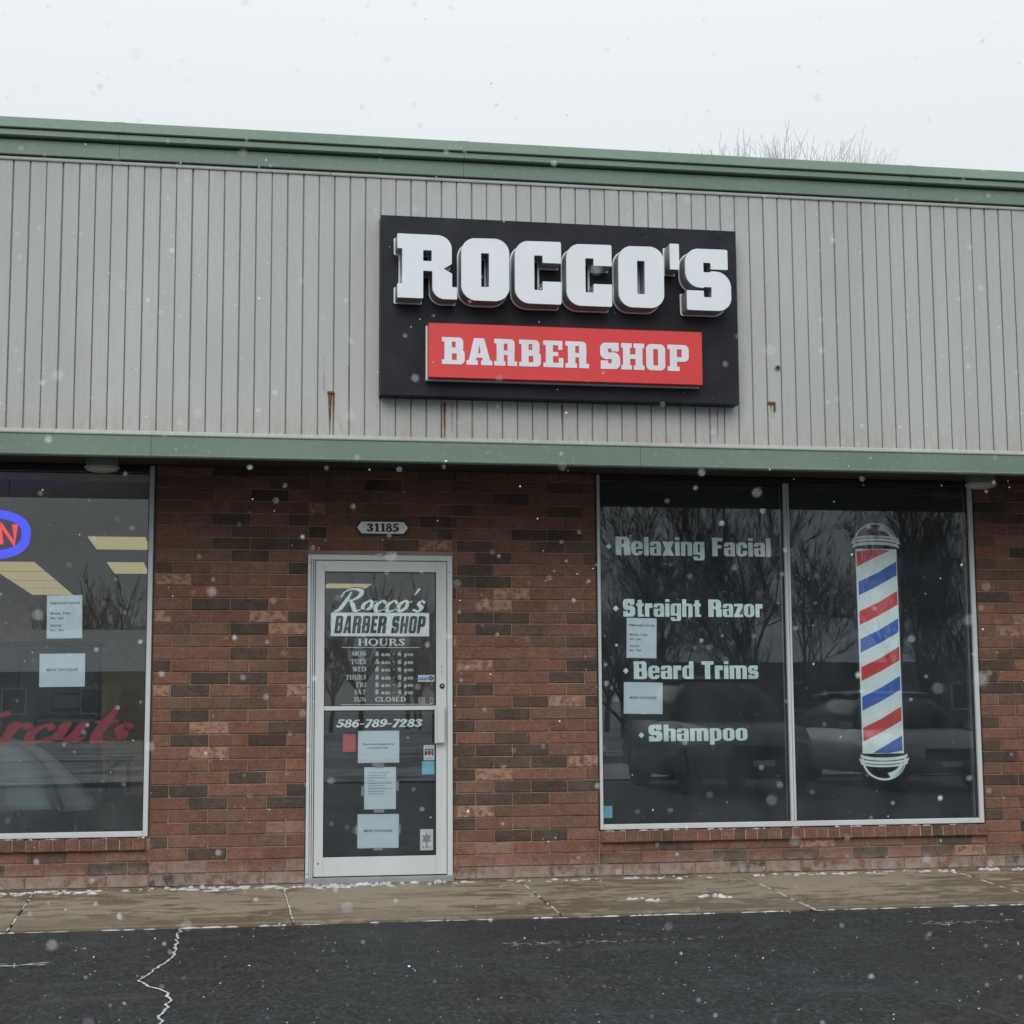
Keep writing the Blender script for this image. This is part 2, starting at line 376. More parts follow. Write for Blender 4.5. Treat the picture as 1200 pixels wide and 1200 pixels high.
def glyph(font, ch, X, Y):
    """returns (field, width); cap height is 1"""
    B = lambda x0, y0, x1, y1, r=0.: g_box(X, Y, x0, y0, x1, y1, r)
    E = lambda *a: g_ell(X, Y, *a)
    PL = lambda *a: g_poly(X, Y, list(a))
    PT = lambda P, k=1.: g_path(X, Y, P, k)
    if ch == ' ': return None, .26
    def heavyS(w=.755):
        sx = w/.755; X2 = X/sx
        b = lambda x0, y0, x1, y1, r=0.: g_box(X2, Y, x0, y0, x1, y1, r)
        A = SUB(b(0, .365, .705, 1, (.22, .03, .03, .25)), b(.42, 0, 1, .672)); C = SUB(b(.02, 0, .755, .64, (.03, .26, .22, .03)), b(-1, .318, .30, 1))
        return SUB(U(A, C), b(.30, .62, .42, .775), b(.30, .215, .43, .38)), w
    if font == 'slab_big' or (font == 'slab' and ch == 'S'):
        if ch == 'R':
            f = U(B(.075, 0, .39, 1), B(0, .77, .3, 1), B(0, 0, .39, .22), B(.2, .43, .827, 1, (0, .22, .16, 0)), B(.53, 0, .83, .5, (0, .08, 0, .18)), B(.7, 0, .905, .19))
            return SUB(f, B(.39, .585, .52, .755), B(.39, -.2, .53, .375), PL((.90, .60), (.70, .475), (.90, .36))), .905
        if ch == 'O': return SUB(B(0, 0, .73, 1, .23), B(.30, .22, .42, .76)), .73
        if ch == 'C': return SUB(B(0, 0, .72, 1, (.23, .03, .03, .23)), B(.30, .22, .43, .77), B(.42, .36, .9, .655)), .72
        if ch == "'": return B(0, .6, .16, 1), .16
        if ch == 'S': return heavyS()
    if font == 'slab':
        if ch == 'B': return SUB(U(B(.09, 0, .36, 1), B(0, .83, .36, 1), B(0, 0, .36, .17), B(.2, .48, .78, 1, (0, .17, .12, 0)), B(.2, 0, .83, .53, (0, .12, .17, 0))), B(.36, .62, .50, .84), B(.36, .16, .54, .40)), .83
        if ch == 'A': return U(SUB(U(PL((.28, 1), (.66, 1), (.90, .1), (.07, .1))), PL((.43, .44), (.475, .78), (.53, .44)), B(.36, -.1, .60, .27)), B(0, 0, .42, .17), B(.54, 0, .96, .17)), .96
        if ch == 'R': return SUB(U(B(.09, 0, .36, 1), B(0, .83, .36, 1), B(0, 0, .42, .17), B(.2, .40, .77, 1, (0, .17, .12, 0)), B(.50, 0, .76, .5, (0, .1, 0, 0)), B(.50, 0, .86, .17)), B(.36, .57, .50, .83), B(.42, -.2, .50, .3), B(.36, .17, .5, .3)), .86
        if ch == 'E': return U(B(.09, 0, .36, 1), B(0, .83, .72, 1), B(0, 0, .75, .17), B(.56, .66, .72, 1), B(.58, 0, .75, .36), B(.3, .42, .56, .58)), .75
        if ch == 'H': return U(B(.07, 0, .34, 1), B(.55, 0, .82, 1), B(0, .83, .41, 1), B(.48, .83, .89, 1), B(0, 0, .41, .17), B(.48, 0, .89, .17), B(.2, .41, .7, .58)), .89
        if ch == 'O': return SUB(B(0, 0, .73, 1, .2), B(.27, .19, .46, .81, .05)), .73
        if ch == 'P': return SUB(U(B(.09, 0, .36, 1), B(0, .83, .36, 1), B(0, 0, .46, .17), B(.2, .36, .82, 1, (0, .18, .18, 0))), B(.36, .53, .55, .83)), .82
    if font == 'heavy':
        st, w, xh = .215, .53, .76
        ring = lambda: SUB(B(0, 0, w, xh, .21), B(st, .13, w-st, xh-.13, .05))
        if ch == 'R': return SUB(U(B(0, 0, .27, 1), B(0, .44, .66, 1, (0, .22, .17, 0)), B(.39, 0, .68, .52, (0, .12, 0, 0))), B(.27, .60, .38, .85, .03), B(.27, -.2, .375, .42), PL((.74, .58), (.60, .485), (.74, .40))), .68
        if ch == 'F': return U(B(0, 0, .25, 1), B(0, .81, .50, 1), B(0, .42, .45, .60)), .50
        if ch == 'S': return heavyS(.62)
        if ch == 'B': return SUB(U(B(0, .45, .60, 1, (0, .15, .12, 0)), B(0, 0, .63, .55, (0, .12, .16, 0))), B(.25, .60, .37, .85), B(.25, .15, .38, .43)), .63
        if ch == 'T': return U(B(.17, 0, .42, 1), B(0, .81, .59, 1)), .59
        if ch == 'A': return SUB(PL((.17, 1), (.47, 1), (.64, 0), (0, 0)), PL((.27, .34), (.32, .80), (.37, .34)), PL((.25, -.01), (.27, .18), (.37, .18), (.39, -.01))), .64
        if ch == 'E': return U(B(0, 0, .25, 1), B(0, .81, .48, 1), B(0, .42, .45, .59), B(0, 0, .49, .19)), .49
        if ch == 'H': return U(B(0, 0, .25, 1), B(.37, 0, .62, 1), B(.1, .40, .5, .58)), .62
        if ch == 'O': return SUB(B(0, 0, .62, 1, .17), B(.25, .15, .37, .85, .04)), .62
        if ch == 'P': return SUB(U(B(0, 0, .25, 1), B(0, .38, .62, 1, (0, .16, .16, 0))), B(.25, .54, .37, .84)), .62
        if ch == 'o': return ring(), w
        if ch == 'e': return SUB(U(ring(), B(st-.02, .34, w-.02, .45)), B(w-st-.005, .235, w+.1, .34)), w
        if ch == 'a': return SUB(U(B(0, 0, w, xh, (.14, .14, 0, .14))), B(st, .12, w-st, .36, .02), B(st, .45, w-st, .64), B(-.1, .46, w-st, .53)), w
        if ch == 'c': return SUB(ring(), B(w-st-.005, .31, w+.1, .45)), w
        if ch == 'd': return U(ring(), B(w-st, 0, w, 1)), w
        if ch == 'p': return U(ring(), B(0, -.22, st, xh)), w
        if ch == 'g': return SUB(B(0, -.24, w, xh, (.14, 0, .14, .12)), B(st, .2, w-st, xh-.12), B(-.1, -.02, w-st, .07), B(st, -.12, w-st, .07)), w
        if ch == 'l': return B(0, 0, st, 1), st
        if ch == 'i': return U(B(0, 0, st, xh), B(0, .84, st, 1)), st
        if ch == 'n': return SUB(B(0, 0, w, xh, (0, .14, 0, 0)), B(st, -.1, w-st, xh-.14)), w
        if ch == 'h': return U(SUB(B(0, 0, w, xh, (0, .14, 0, 0)), B(st, -.1, w-st, xh-.14)), B(0, 0, st, 1)), w
        if ch == 'm': return SUB(B(0, 0, .83, xh, (0, .14, 0, 0)), B(st, -.1, st+.09, xh-.14), B(.525, -.1, .615, xh-.14)), .83
        if ch == 'r': return U(B(0, 0, st, xh), B(.1, .50, .38, xh, (.1, .02, 0, 0))), .38
        if ch == 't': return U(B(.07, 0, .07+st, .95), B(0, .60, .37, xh), B(.07, 0, .38, .13, (0, 0, 0, .06))), .38
        if ch == 's': f, _ = (lambda Z: (heavyS(.66)))(0); X0, Y0 = X, Y; return None, 0
        if ch == 'x': return U(PL((0, 0), (.24, 0), (.55, xh), (.31, xh)), PL((.31, 0), (.55, 0), (.24, xh), (0, xh))), .55
        if ch == 'z': return U(B(0, .61, .45, xh), B(0, 0, .45, .15), PL((0, .12), (.22, .12), (.45, .64), (.22, .64))), .45
    if font in ('serif', 'serifbold'):
        k = 1.0 if font == 'serif' else 1.45; o = 0 if font == 'serif' else .02
        s_w = .15*k
        def stem(x, y0=0., y1=1., l_=.07, r_=.07): return U(B(x, y0, x+s_w, y1), B(x-l_, y0, x+s_w+r_, y0+.06), B(x-l_, y1-.06, x+s_w+r_, y1))
        D = {}
        if ch == '1': f, w = U(B(.2, 0, .2+s_w, 1), B(.08, 0, .32+s_w, .06), PT([(.06, .8, .05), (.24, .95, .08)])), .5
        elif ch == '2': f, w = U(PT([(.09, .75, .14), (.15, .93, .08), (.33, .95, .08), (.45, .74, .17), (.3, .4, .11), (.08, .08, .07)], k), B(.05, 0, .55, .14)), .6
        elif ch == '3': f, w = U(PT([(.09, .82, .13), (.27, .96, .07), (.43, .77, .16), (.22, .54, .06)], k), PT([(.22, .54, .06), (.46, .29, .17), (.27, .04, .07), (.08, .17, .14)], k)), .56
        elif ch == '4': f, w = U(B(.33, 0, .33+s_w, 1), PT([(.38, .96, .06), (.04, .3, .06)]), B(0, .23, .6, .33), B(.24, 0, .58, .06)), .6
        elif ch == '5': f, w = U(B(.11, .85, .52, 1), PT([(.13, .93, .06), (.11, .53, .06)]), PT([(.11, .54, .06), (.3, .61, .08), (.46, .33, .17), (.27, .04, .07), (.08, .16, .14)], k)), .57
        elif ch in '69':
            X9, Y9 = (X, Y) if ch == '6' else (.58-X, 1-Y)
            f = U(g_path(X9, Y9, [(.46, .88, .1), (.24, .86, .08), (.11, .5, .16), (.13, .2, .1)], k), SUB(g_ell(X9, Y9, .3, .31, .25+o, .33), g_ell(X9, Y9, .3, .31, .10, .23))); w = .58
        elif ch == '7': f, w = U(B(.05, .85, .54, 1), PT([(.5, .9, .07), (.22, .05, .18)], k)), .56
        elif ch == '8': f, w = U(SUB(E(.29, .76, .22+o, .25), E(.29, .76, .10, .16)), SUB(E(.29, .27, .27+o, .29), E(.29, .27, .12, .18))), .58
        elif ch == '-': f, w = B(.03, .36, .33, .46), .36
        elif ch == 'O': f, w = SUB(E(.42, .5, .42, .53), E(.42, .5, .25, .45)), .84
        elif ch == 'C': f, w = U(SUB(E(.42, .5, .42, .53), E(.42, .5, .25, .45), B(.58, .33, 1, .68)), B(.68, .64, .74, .98)), .78
        elif ch == 'D': f, w = U(stem(.07), SUB(E(.3, .5, .48, .5), E(.3, .5, .32, .43), B(-.5, -.2, .2, 1.2)), B(.1, 0, .32, .06), B(.1, .94, .32, 1)), .8
        elif ch == 'E': f, w = U(stem(.07), B(.1, .94, .6, 1), B(.1, 0, .62, .06), B(.1, .49, .45, .55), B(.56, .76, .6, 1), B(.58, 0, .62, .24)), .66
        elif ch == 'F': f, w = U(stem(.07), B(.1, .94, .6, 1), B(.1, .49, .45, .55), B(.56, .76, .6, 1)), .62
        elif ch == 'H': f, w = U(stem(.07), stem(.6), B(.1, .48, .7, .54)), .82
        elif ch == 'I': f, w = stem(.07), .3
        elif ch == 'L': f, w = U(stem(.07), B(.1, 0, .6, .06), B(.56, 0, .6, .26)), .62
        elif ch == 'M': f, w = U(B(.07, 0, .13, 1), B(0, 0, .2, .06), B(0, .94, .2, 1), stem(.72), PT([(.13, .97, .14), (.44, .08, .12)]), PT([(.44, .05, .06), (.76, .97, .06)])), .94
        elif ch == 'N': f, w = U(B(.09, 0, .15, 1), B(0, 0, .24, .06), B(.65, 0, .71, 1), B(.56, .94, .8, 1), PT([(.1, .95, .15), (.68, .05, .13)])), .8
        elif ch == 'R': f, w = U(stem(.07), SUB(E(.3, .74, .3, .26), E(.3, .74, .16, .2), B(-.5, 0, .2, 1.2)), PT([(.34, .5, .1), (.62, .05, .15)]), B(.5, 0, .76, .06), B(.1, .94, .32, 1), B(.1, .48, .32, .54)), .76
        elif ch == 'S': f, w = U(PT([(.46, .8, .06), (.3, .97, .07), (.12, .8, .13), (.28, .54, .17), (.46, .27, .14), (.28, .03, .07), (.07, .2, .07)]), B(.47, .68, .52, .98), B(.02, .03, .07, .33)), .55
        elif ch == 'T': f, w = U(B(.27, 0, .42, 1), B(.17, 0, .52, .06), B(0, .94, .69, 1), B(0, .74, .04, 1), B(.65, .74, .69, 1)), .69
        elif ch == 'U': f, w = U(B(.09, .25, .24, 1), B(.01, .94, .32, 1), B(.62, .25, .68, 1), B(.53, .94, .77, 1), SUB(E(.385, .28, .295, .31), E(.385, .28, .16, .24), B(-.5, .3, 1.5, 2))), .78
        elif ch == 'W': f, w = U(PT([(.1, .96, .15), (.32, .04, .1)]), PT([(.32, .04, .06), (.5, .8, .06)]), PT([(.46, .96, .15), (.68, .04, .1)]), PT([(.68, .04, .06), (.9, .96, .06)]), B(0, .94, .24, 1), B(.36, .94, .6, 1), B(.8, .94, 1, 1)), 1.0
        elif ch == 'A': f, w = U(PT([(.38, .98, .06), (.1, .03, .06)]), PT([(.36, .98, .12), (.68, .03, .16)]), B(.2, .3, .58, .36), B(0, 0, .24, .06), B(.54, 0, .84, .06)), .84
        elif ch == 'a': f, w = U(SUB(E(.2, .23, .2, .25), E(.2, .23, .08, .17)), B(.30, 0, .43, .36), PT([(.08, .46, .08), (.22, .54, .07), (.365, .38, .13)])), .48
        elif ch == 'm': f, w = U(SUB(B(.06, 0, .82, .54, (0, .14, 0, 0)), B(.19, -.1, .38, .46, (.06, .06, 0, 0)), B(.51, -.1, .69, .46, (.06, .06, 0, 0))), B(0, 0, .26, .05), B(.32, 0, .56, .05), B(.63, 0, .88, .05)), .88
        elif ch == 'p': f, w = U(B(.08, -.27, .21, .54), B(0, -.27, .3, -.22), SUB(E(.32, .26, .22, .28), E(.32, .26, .1, .2))), .56
        else: return None, .4
        return f-o, w
    if font in ('script', 'brush'):
        k = 1.2 if font == 'script' else 1.4
        G = {
         'R': ([[(.34, .86, .05), (.28, .5, .13), (.18, .1, .11), (.02, .0, .05)], [(.06, .66, .05), (.12, .9, .05), (.38, 1.02, .07), (.66, .95, .12), (.70, .72, .13), (.5, .52, .06), (.3, .5, .04)], [(.42, .5, .06), (.56, .3, .13), (.72, .03, .1), (.9, .08, .04)]], .86),
         'o': ([[(.22, .50, .07), (.06, .3, .12), (.14, .02, .09), (.34, .18, .12), (.30, .46, .08), (.20, .50, .05), (.32, .42, .04), (.46, .46, .04)]], .43),
         'c': ([[(.34, .40, .10), (.24, .50, .06), (.06, .28, .13), (.14, .02, .10), (.30, .04, .05), (.44, .16, .04)]], .38),
         "'": ([[(.10, 1.02, .09), (.03, .78, .05)]], .14),
         's': ([[(.30, .42, .08), (.2, .5, .06), (.12, .36, .10), (.28, .18, .12), (.2, .01, .08), (.03, .08, .08)]], .36),
         'H': ([[(.2, .98, .06), (.2, .5, .14), (.1, .02, .08)], [(.7, .98, .06), (.66, .5, .14), (.62, .03, .08), (.78, .1, .04)], [(.05, .5, .05), (.4, .55, .05), (.8, .52, .04)]], .8),
         'a': ([[(.34, .44, .07), (.2, .5, .06), (.06, .26, .13), (.14, .02, .10), (.28, .12, .05), (.38, .46, .07)], [(.40, .5, .10), (.37, .2, .14), (.42, .02, .09), (.56, .14, .04)]], .52),
         'i': ([[(.02, .42, .04), (.14, .5, .12), (.13, .2, .14), (.19, .02, .10), (.32, .14, .04)], [(.16, .78, .12), (.17, .8, .12)]], .3),
         'r': ([[(.02, .42, .04), (.12, .5, .12), (.11, .03, .14)], [(.12, .3, .05), (.26, .5, .08), (.36, .44, .12)]], .38),
         'u': ([[(.02, .42, .04), (.12, .5, .12), (.11, .2, .14), (.18, .02, .10), (.32, .16, .05), (.40, .5, .08)], [(.41, .5, .12), (.38, .2, .14), (.44, .02, .1), (.56, .14, .04)]], .54),
         't': ([[(.20, .92, .08), (.16, .4, .15), (.2, .03, .11), (.34, .12, .04)], [(.02, .56, .06), (.34, .58, .06)]], .3)}
        if ch in G:
            ps, w = G[ch]; return U(*[PT(p, k) for p in ps]), w
    return None, .35
GC = {}
def contours(font, ch, grow=0., res=44):
    key = (font, ch, grow, res)
    if key in GC: return GC[key]
    if font == 'heavy' and ch == 's':          # small s from the heavy capital
        lp, w = contours('heavy', 'S', grow, res); r_ = ([[(x*.80, y*.76) for x, y in l_] for l_ in lp], w*.80); GC[key] = r_; return r_
    h = 1./res; xs = np.arange(-.16, 1.35, h)+.00037; ys = np.arange(-.42, 1.22, h)+.00053
    X, Y = np.meshgrid(xs, ys); f, w = glyph(font, ch, X, Y)
    if f is None: GC[key] = ([], w); return GC[key]
    V = f-grow; ins = V < 0; seg = {}
    def ept(a, b_):
        va, vb = V[a], V[b_]; t = va/(va-vb); return (xs[a[1]]*(1-t)+xs[b_[1]]*t, ys[a[0]]*(1-t)+ys[b_[0]]*t)
    PT_ = {}; adj = {}
    act = (ins[:-1, :-1].astype(int)+ins[1:, :-1]+ins[:-1, 1:]+ins[1:, 1:])
    for j, i in zip(*np.where((act > 0) & (act < 4))):
        c = [(j, i), (j, i+1), (j+1, i+1), (j+1, i)]; es = []
        for q in range(4):
            a, b_ = c[q], c[(q+1) % 4]
            if ins[a] != ins[b_]:
                k = (a, b_) if a < b_ else (b_, a)
                if k not in PT_: PT_[k] = ept(*k)
                es.append(k)
        for q in range(0, len(es)-1, 2):
            adj.setdefault(es[q], []).append(es[q+1]); adj.setdefault(es[q+1], []).append(es[q])
    loops = []; seen = set()
    for s0 in adj:
        if s0 in seen: continue
        lp = [s0]; seen.add(s0); cur = s0
        while True:
            nx = [e for e in adj[cur] if e not in seen]
            if not nx: break
            cur = nx[0]; seen.add(cur); lp.append(cur)
        pts = [PT_[k] for k in lp]
        if len(pts) < 6: continue
        # drop nearly collinear points
        out = [pts[0]]; 
        for q in range(1, len(pts)-1):
            a, b_, c = out[-1], pts[q], pts[q+1]
            ar = abs((b_[0]-a[0])*(c[1]-a[1])-(b_[1]-a[1])*(c[0]-a[0])); L = math.hypot(c[0]-a[0], c[1]-a[1])+1e-9
            if ar/L > .0022*44/res*1.2: out.append(b_)
        out.append(pts[-1]); loops.append(out)
    GC[key] = (loops, w); return GC[key]
def curve_mesh(name, loops, thick):
    cu = bpy.data.curves.new(name, 'CURVE'); cu.dimensions = '2D'; cu.fill_mode = 'BOTH'; cu.extrude = thick/2
    for lp in loops:
        s = cu.splines.new('POLY'); s.points.add(len(lp)-1); s.points.foreach_set('co', [c for x, y in lp for c in (x, y, 0, 1)]); s.use_cyclic_u = True
    o = bpy.data.objects.new(name, cu); COL.objects.link(o); dg = bpy.context.evaluated_depsgraph_get()
    me = bpy.data.meshes.new_from_object(o.evaluated_get(dg)); bpy.data.objects.remove(o); bpy.data.curves.remove(cu)
    co = np.empty(len(me.vertices)*3); me.vertices.foreach_get('co', co); co = co.reshape(-1, 3)
    me.vertices.foreach_set('co', np.stack([co[:, 0], -co[:, 2], co[:, 1]], 1).ravel()); me.name = name; me.update(); return me
def text_loops(font, txt, gap=.07, shear=0., grow=0., res=44, mono=None):
    x = 0; out = []
    for ch in txt:
        lp, w = contours(font, ch, grow, res)
        off = x if mono is None else x+(mono-w)/2
        for l_ in lp: out.append([(px+off+shear*py, py) for px, py in l_])
        x += (w+gap) if mono is None else mono
    return out, x-gap
def put_text(name, mat, parent, font, txt, x0, x1, zb, cap, y, thick=.0006, off=(0, 0, 0), slope=0., **k):
    """letters stand in the plane y, outline from x0 to x1 and from baseline zb, cap height cap; x1 None keeps proportions"""
    lp, w = text_loops(font, txt, **k); mn = min(p[0] for l_ in lp for p in l_); mxx = max(p[0] for l_ in lp for p in l_)
    sx = (x1-x0)/(mxx-mn) if x1 is not None else cap
    L = [[(x0+(px-mn)*sx-off[0], zb+py*cap+slope*(px-mn)*sx-off[2]) for px, py in l_] for l_ in lp]
    me = curve_mesh(name, L, thick)
    for v in me.vertices: v.co.y += y-off[1]
    return link(name, me, mat, parent)
def poly_plate(name, mat, parent, loops, y, thick=.0006, off=(0, 0, 0)):
    me = curve_mesh(name, [[(a-off[0], b_-off[2]) for a, b_ in l_] for l_ in loops], thick)
    for v in me.vertices: v.co.y += y-off[1]
    return link(name, me, mat, parent)
def plain_text(name, mat, parent, lines, y, off):
    """lines: (text, x, z, size, align) in the plain built-in face"""
    ms = []
    for txt, x, z, size, al in lines:
        cu = bpy.data.curves.new(name, 'FONT'); cu.body = txt; cu.size = size; cu.align_x = al; cu.offset = size*.012; cu.resolution_u = 2
        o = bpy.data.objects.new(name, cu); COL.objects.link(o); dg = bpy.context.evaluated_depsgraph_get()
        me = bpy.data.meshes.new_from_object(o.evaluated_get(dg)); bpy.data.objects.remove(o); bpy.data.curves.remove(cu); ms.append((me, x, z))
    mb = MB()
    for me, x, z in ms:
        mb.add([(v.co.x+x, y, v.co.y+z) for v in me.vertices], [tuple(p.vertices) for p in me.polygons]); bpy.data.meshes.remove(me)
    me = mb.mesh(name, off, False); return link(name, me, mat, parent)

# ================================================================== GROUND
g = MB(); g.add([(-900, -900, -.30), (900, -900, -.30), (900, 900, -.30), (-900, 900, -.30)], [(0, 1, 2, 3)]); tag(g.build('ground', 'snow_field'), kind='structure')
def sheet(name, mat, x0, x1, y0, y1, z, nx=1, ny=1, amp=0., zf=None):
    vs = []; fs = []
    for j in range(ny+1):
        for i in range(nx+1):
            x = x0+(x1-x0)*i/nx; y = y0+(y1-y0)*j/ny; zz = z+(zf(x, y) if zf else 0)+amp*mnoise.noise(Vector((x*.7, y*.7, 3.1)))
            vs.append((x, y, zz))
    for j in range(ny):
        for i in range(nx):
            a = j*(nx+1)+i; fs.append((a, a+1, a+nx+2, a+nx+1))
    return tag(MB().add(vs, fs).build(name, mat, fixn=False), kind='structure')
ASP = -.135
sheet('asphalt_lot', 'asphalt', -40, 45, -17, -1.418, ASP, 120, 40, .006)
sheet('snow_verge', 'snow_field', -60, 60, -24, -17, ASP+.05, 60, 8, .10)
sheet('road', 'road_wet', -400, 400, -33, -24, ASP-.02)
sheet('far_lawn', 'snow_field', -400, 400, -300, -33, ASP+.03, 40, 20, .3)
def walk_z(y): return -.046+.068*(y/1.4176)       # falls gently to the lot
sw = MB().box(-9, 11, -1.412, .25, -.30, -.135).build('sidewalk', 'mortar'); tag(sw, kind='structure')
JX = [-9.35, -7.82, -6.28, -4.75, -3.24, -1.735, -.150, 1.43, 2.985, 4.53, 6.07, 7.62, 9.16, 10.7]
for a, b_ in zip(JX[:-1], JX[1:]):
    m = MB(); x0, x1 = a+.006, b_-.006; n = 1
    c = .006; top = [(x0+c, -1.4176+c), (x1-c, -1.4176+c), (x1-c, 0.0), (x0+c, 0.0)]; mid = [(x0, -1.4176), (x1, -1.4176), (x1, 0.004), (x0, .004)]
    vs = [(x, y, walk_z(y)) for x, y in top]+[(x, y, walk_z(y)-c) for x, y in mid]+[(x, y, -.16) for x, y in mid]
    fs = [(0, 1, 2, 3)]+[(4+i, 4+(i+1) % 4, (i+1) % 4, i) for i in range(4)]+[(8+i, 8+(i+1) % 4, 4+(i+1) % 4, 4+i) for i in range(4)]
    m.add(vs, fs).build('paving_slab', 'concrete', sw)
# snow packed in the slab joints and along the outer edge, crumbs and ridges of snow by the wall
def blob(m, x, y, z, rx, ry, rz, seed, n=10, ang=0.):
    vs = [(x, y, z+rz)]; 
    for ring, (rr, hh) in enumerate(((.55, .8), (.9, .4), (1.05, -.15))):
        for k in range(n):
            a = 2*math.pi*k/n+ring*.3; q = rr*(1+.35*mnoise.noise(Vector((math.cos(a)*1.3+seed, math.sin(a)*1.3, ring+seed*.37))))
            px, py = math.cos(a)*q*rx, math.sin(a)*q*ry; ca, sa = math.cos(ang), math.sin(ang)
            vs.append((x+px*ca-py*sa, y+px*sa+py*ca, z+rz*hh*(1+.4*mnoise.noise(Vector((a, seed, ring))))))
    fs = [(0, 1+k, 1+(k+1) % n) for k in range(n)]
    for r_ in range(2): fs += [(1+r_*n+k, 1+(r_+1)*n+k, 1+(r_+1)*n+(k+1) % n, 1+r_*n+(k+1) % n) for k in range(n)]
    m.add(vs, fs, 0, True)
sn = MB(); rs = random.Random(3)
for j in JX[3:12]:                                 # in the joints
    y = -.1
    while y > -1.40:
        L = rs.uniform(.03, .12)
        if rs.random() < (.85 if j < 1 else .5): blob(sn, j+rs.uniform(-.003, .003), y-L/2, walk_z(y-L/2)-.004, rs.uniform(.004, .009), L*.6, .007, rs.random()*90, 8)
        y -= L
for (xa, xb, den) in ((-4.5, -.0, .55), (.0, 1.0, .75), (1.0, 6.5, .42)):      # ridge at the foot of the wall
    x = xa
    while x < xb:
        L = rs.uniform(.008, .055)
        if rs.random() < den*.9+(.25 if mnoise.noise(Vector((x*2.2, 0, 0))) > 0 else -.3):
            big = 1.5 if -1.0 < x < .95 else 1.
            y = -.055-abs(rs.gauss(0, .05)); blob(sn, x, y, walk_z(y)-.002, L*.62, rs.uniform(.010, .030)*big, rs.uniform(.005, .014)*big, rs.random()*90, 10, rs.uniform(-.3, .3))
        x += L*.9
for k in range(70):                                 # the longer drift beside the door
    x = rs.uniform(-.75, .55); y = rs.uniform(-.21, -.07); blob(sn, x, y, walk_z(y)-.002, rs.uniform(.008, .045), rs.uniform(.006, .020), rs.uniform(.004, .014), rs.random()*90, 12)
for k in range(45):
    x = rs.uniform(-2.6, -1.3); y = rs.uniform(-.22, -.08); blob(sn, x, y, walk_z(y)-.002, rs.uniform(.008, .045), rs.uniform(.006, .020), rs.uniform(.004, .014), rs.random()*90, 12)
for (x, y, r_) in ((2.0, -.95, .05), (2.09, -1.02, .06), (2.52, -.93, .075), (2.58, -.98, .05), (3.7, -.12, .06), (4.45, -.12, .05), (4.8, -.1, .07), (5.0, -.13, .04), (1.9, -.10, .05), (2.2, -.1, .045), (3.1, -.1, .05)):
    for q in range(7): blob(sn, x+rs.gauss(0, r_*.55), y+rs.gauss(0, r_*.22), walk_z(y)-.002, r_*rs.uniform(.2, .5), r_*rs.uniform(.15, .3), r_*rs.uniform(.12, .3), rs.random()*90, 8)
x = -3.5
while x < 6:                                       # outer edge
    L = rs.uniform(.02, .14)
    if rs.random() < (.75 if x > .2 else .55): blob(sn, x+L/2, -1.421+rs.uniform(-.006, .004), ASP-.001, L*.5, rs.uniform(.002, .006), rs.uniform(.003, .009), rs.random()*90, 8)
    x += L
for (xa, xb, zz) in ((-3.1, -1.05, .274), (2.01, 4.83, .261)):     # on the window sills
    x = xa
    while x < xb:
        L = rs.uniform(.01, .07)
        if rs.random() < .45: blob(sn, x, -.020+rs.uniform(-.006, .004), zz, L*.6, rs.uniform(.004, .009), rs.uniform(.004, .009), rs.random()*90, 8)
        x += L*1.2
for k in range(7): blob(sn, rs.uniform(.45, .56), -.030, 2.1455, rs.uniform(.006, .016), .008, rs.uniform(.006, .014), rs.random()*90, 8)
for k in range(1500):                                # crumbs
    x = rs.uniform(-3, 6.5); w = rs.random()
    if w < .45: y = -abs(rs.gauss(0, .22))-.02; y = max(y, -1.38); z = walk_z(y)
    else: y = rs.uniform(-7, -1.45); z = ASP+.003
    r_ = rs.uniform(.0015, .0048); blob(sn, x, y, z-.001, r_, r_*rs.uniform(.6, 1.2), r_*.7, rs.random()*90, 5)
tag(sn.build('snow_crumbs', 'snow'), 'thin ridges and crumbs of old snow on the pavement and along the foot of the wall', 'snow', kind='stuff')
# crack in the tarmac, packed with snow
ck = [(-.78, -1.43), (-.80, -1.75), (-.795, -2.06), (-.80, -2.53), (-.87, -2.88), (-.91, -3.137), (-.945, -3.294), (-.90, -3.425), (-.82, -3.606), (-.785, -3.868), (-.80, -4.074), (-.813, -4.267), (-.815, -4.407), (-.80, -4.9), (-.86, -5.5), (-.8, -6.4)]
P_ = []
for (a, b_) in zip(ck[:-1], ck[1:]):
    n = max(3, int(math.hypot(a[0]-b_[0], a[1]-b_[1])/.02))
    for k in range(n):
        t = k/n; x = a[0]+(b_[0]-a[0])*t; y = a[1]+(b_[1]-a[1])*t; P_.append((x+.022*mnoise.noise(Vector((x*20, y*11, 0)))+random.uniform(-.004, .004), y))
m = MB(); vs = []; fs = []
for k, (x, y) in enumerate(P_):
    w = .0025+.0085*abs(mnoise.noise(Vector((k*.33, 1.7, 0))))+.0015*random.random(); zz = ASP+.006*mnoise.noise(Vector((x*.7, y*.7, 3.1)))+.005
    vs += [(x-w, y, zz), (x, y, zz+.002), (x+w, y, zz)]
    if k: a = 3*(k-1); fs += [(a, a+1, a+4, a+3), (a+1, a+2, a+5, a+4)]
tag(MB().add(vs, fs).build('pavement_crack', 'snow', fixn=False), kind='structure')
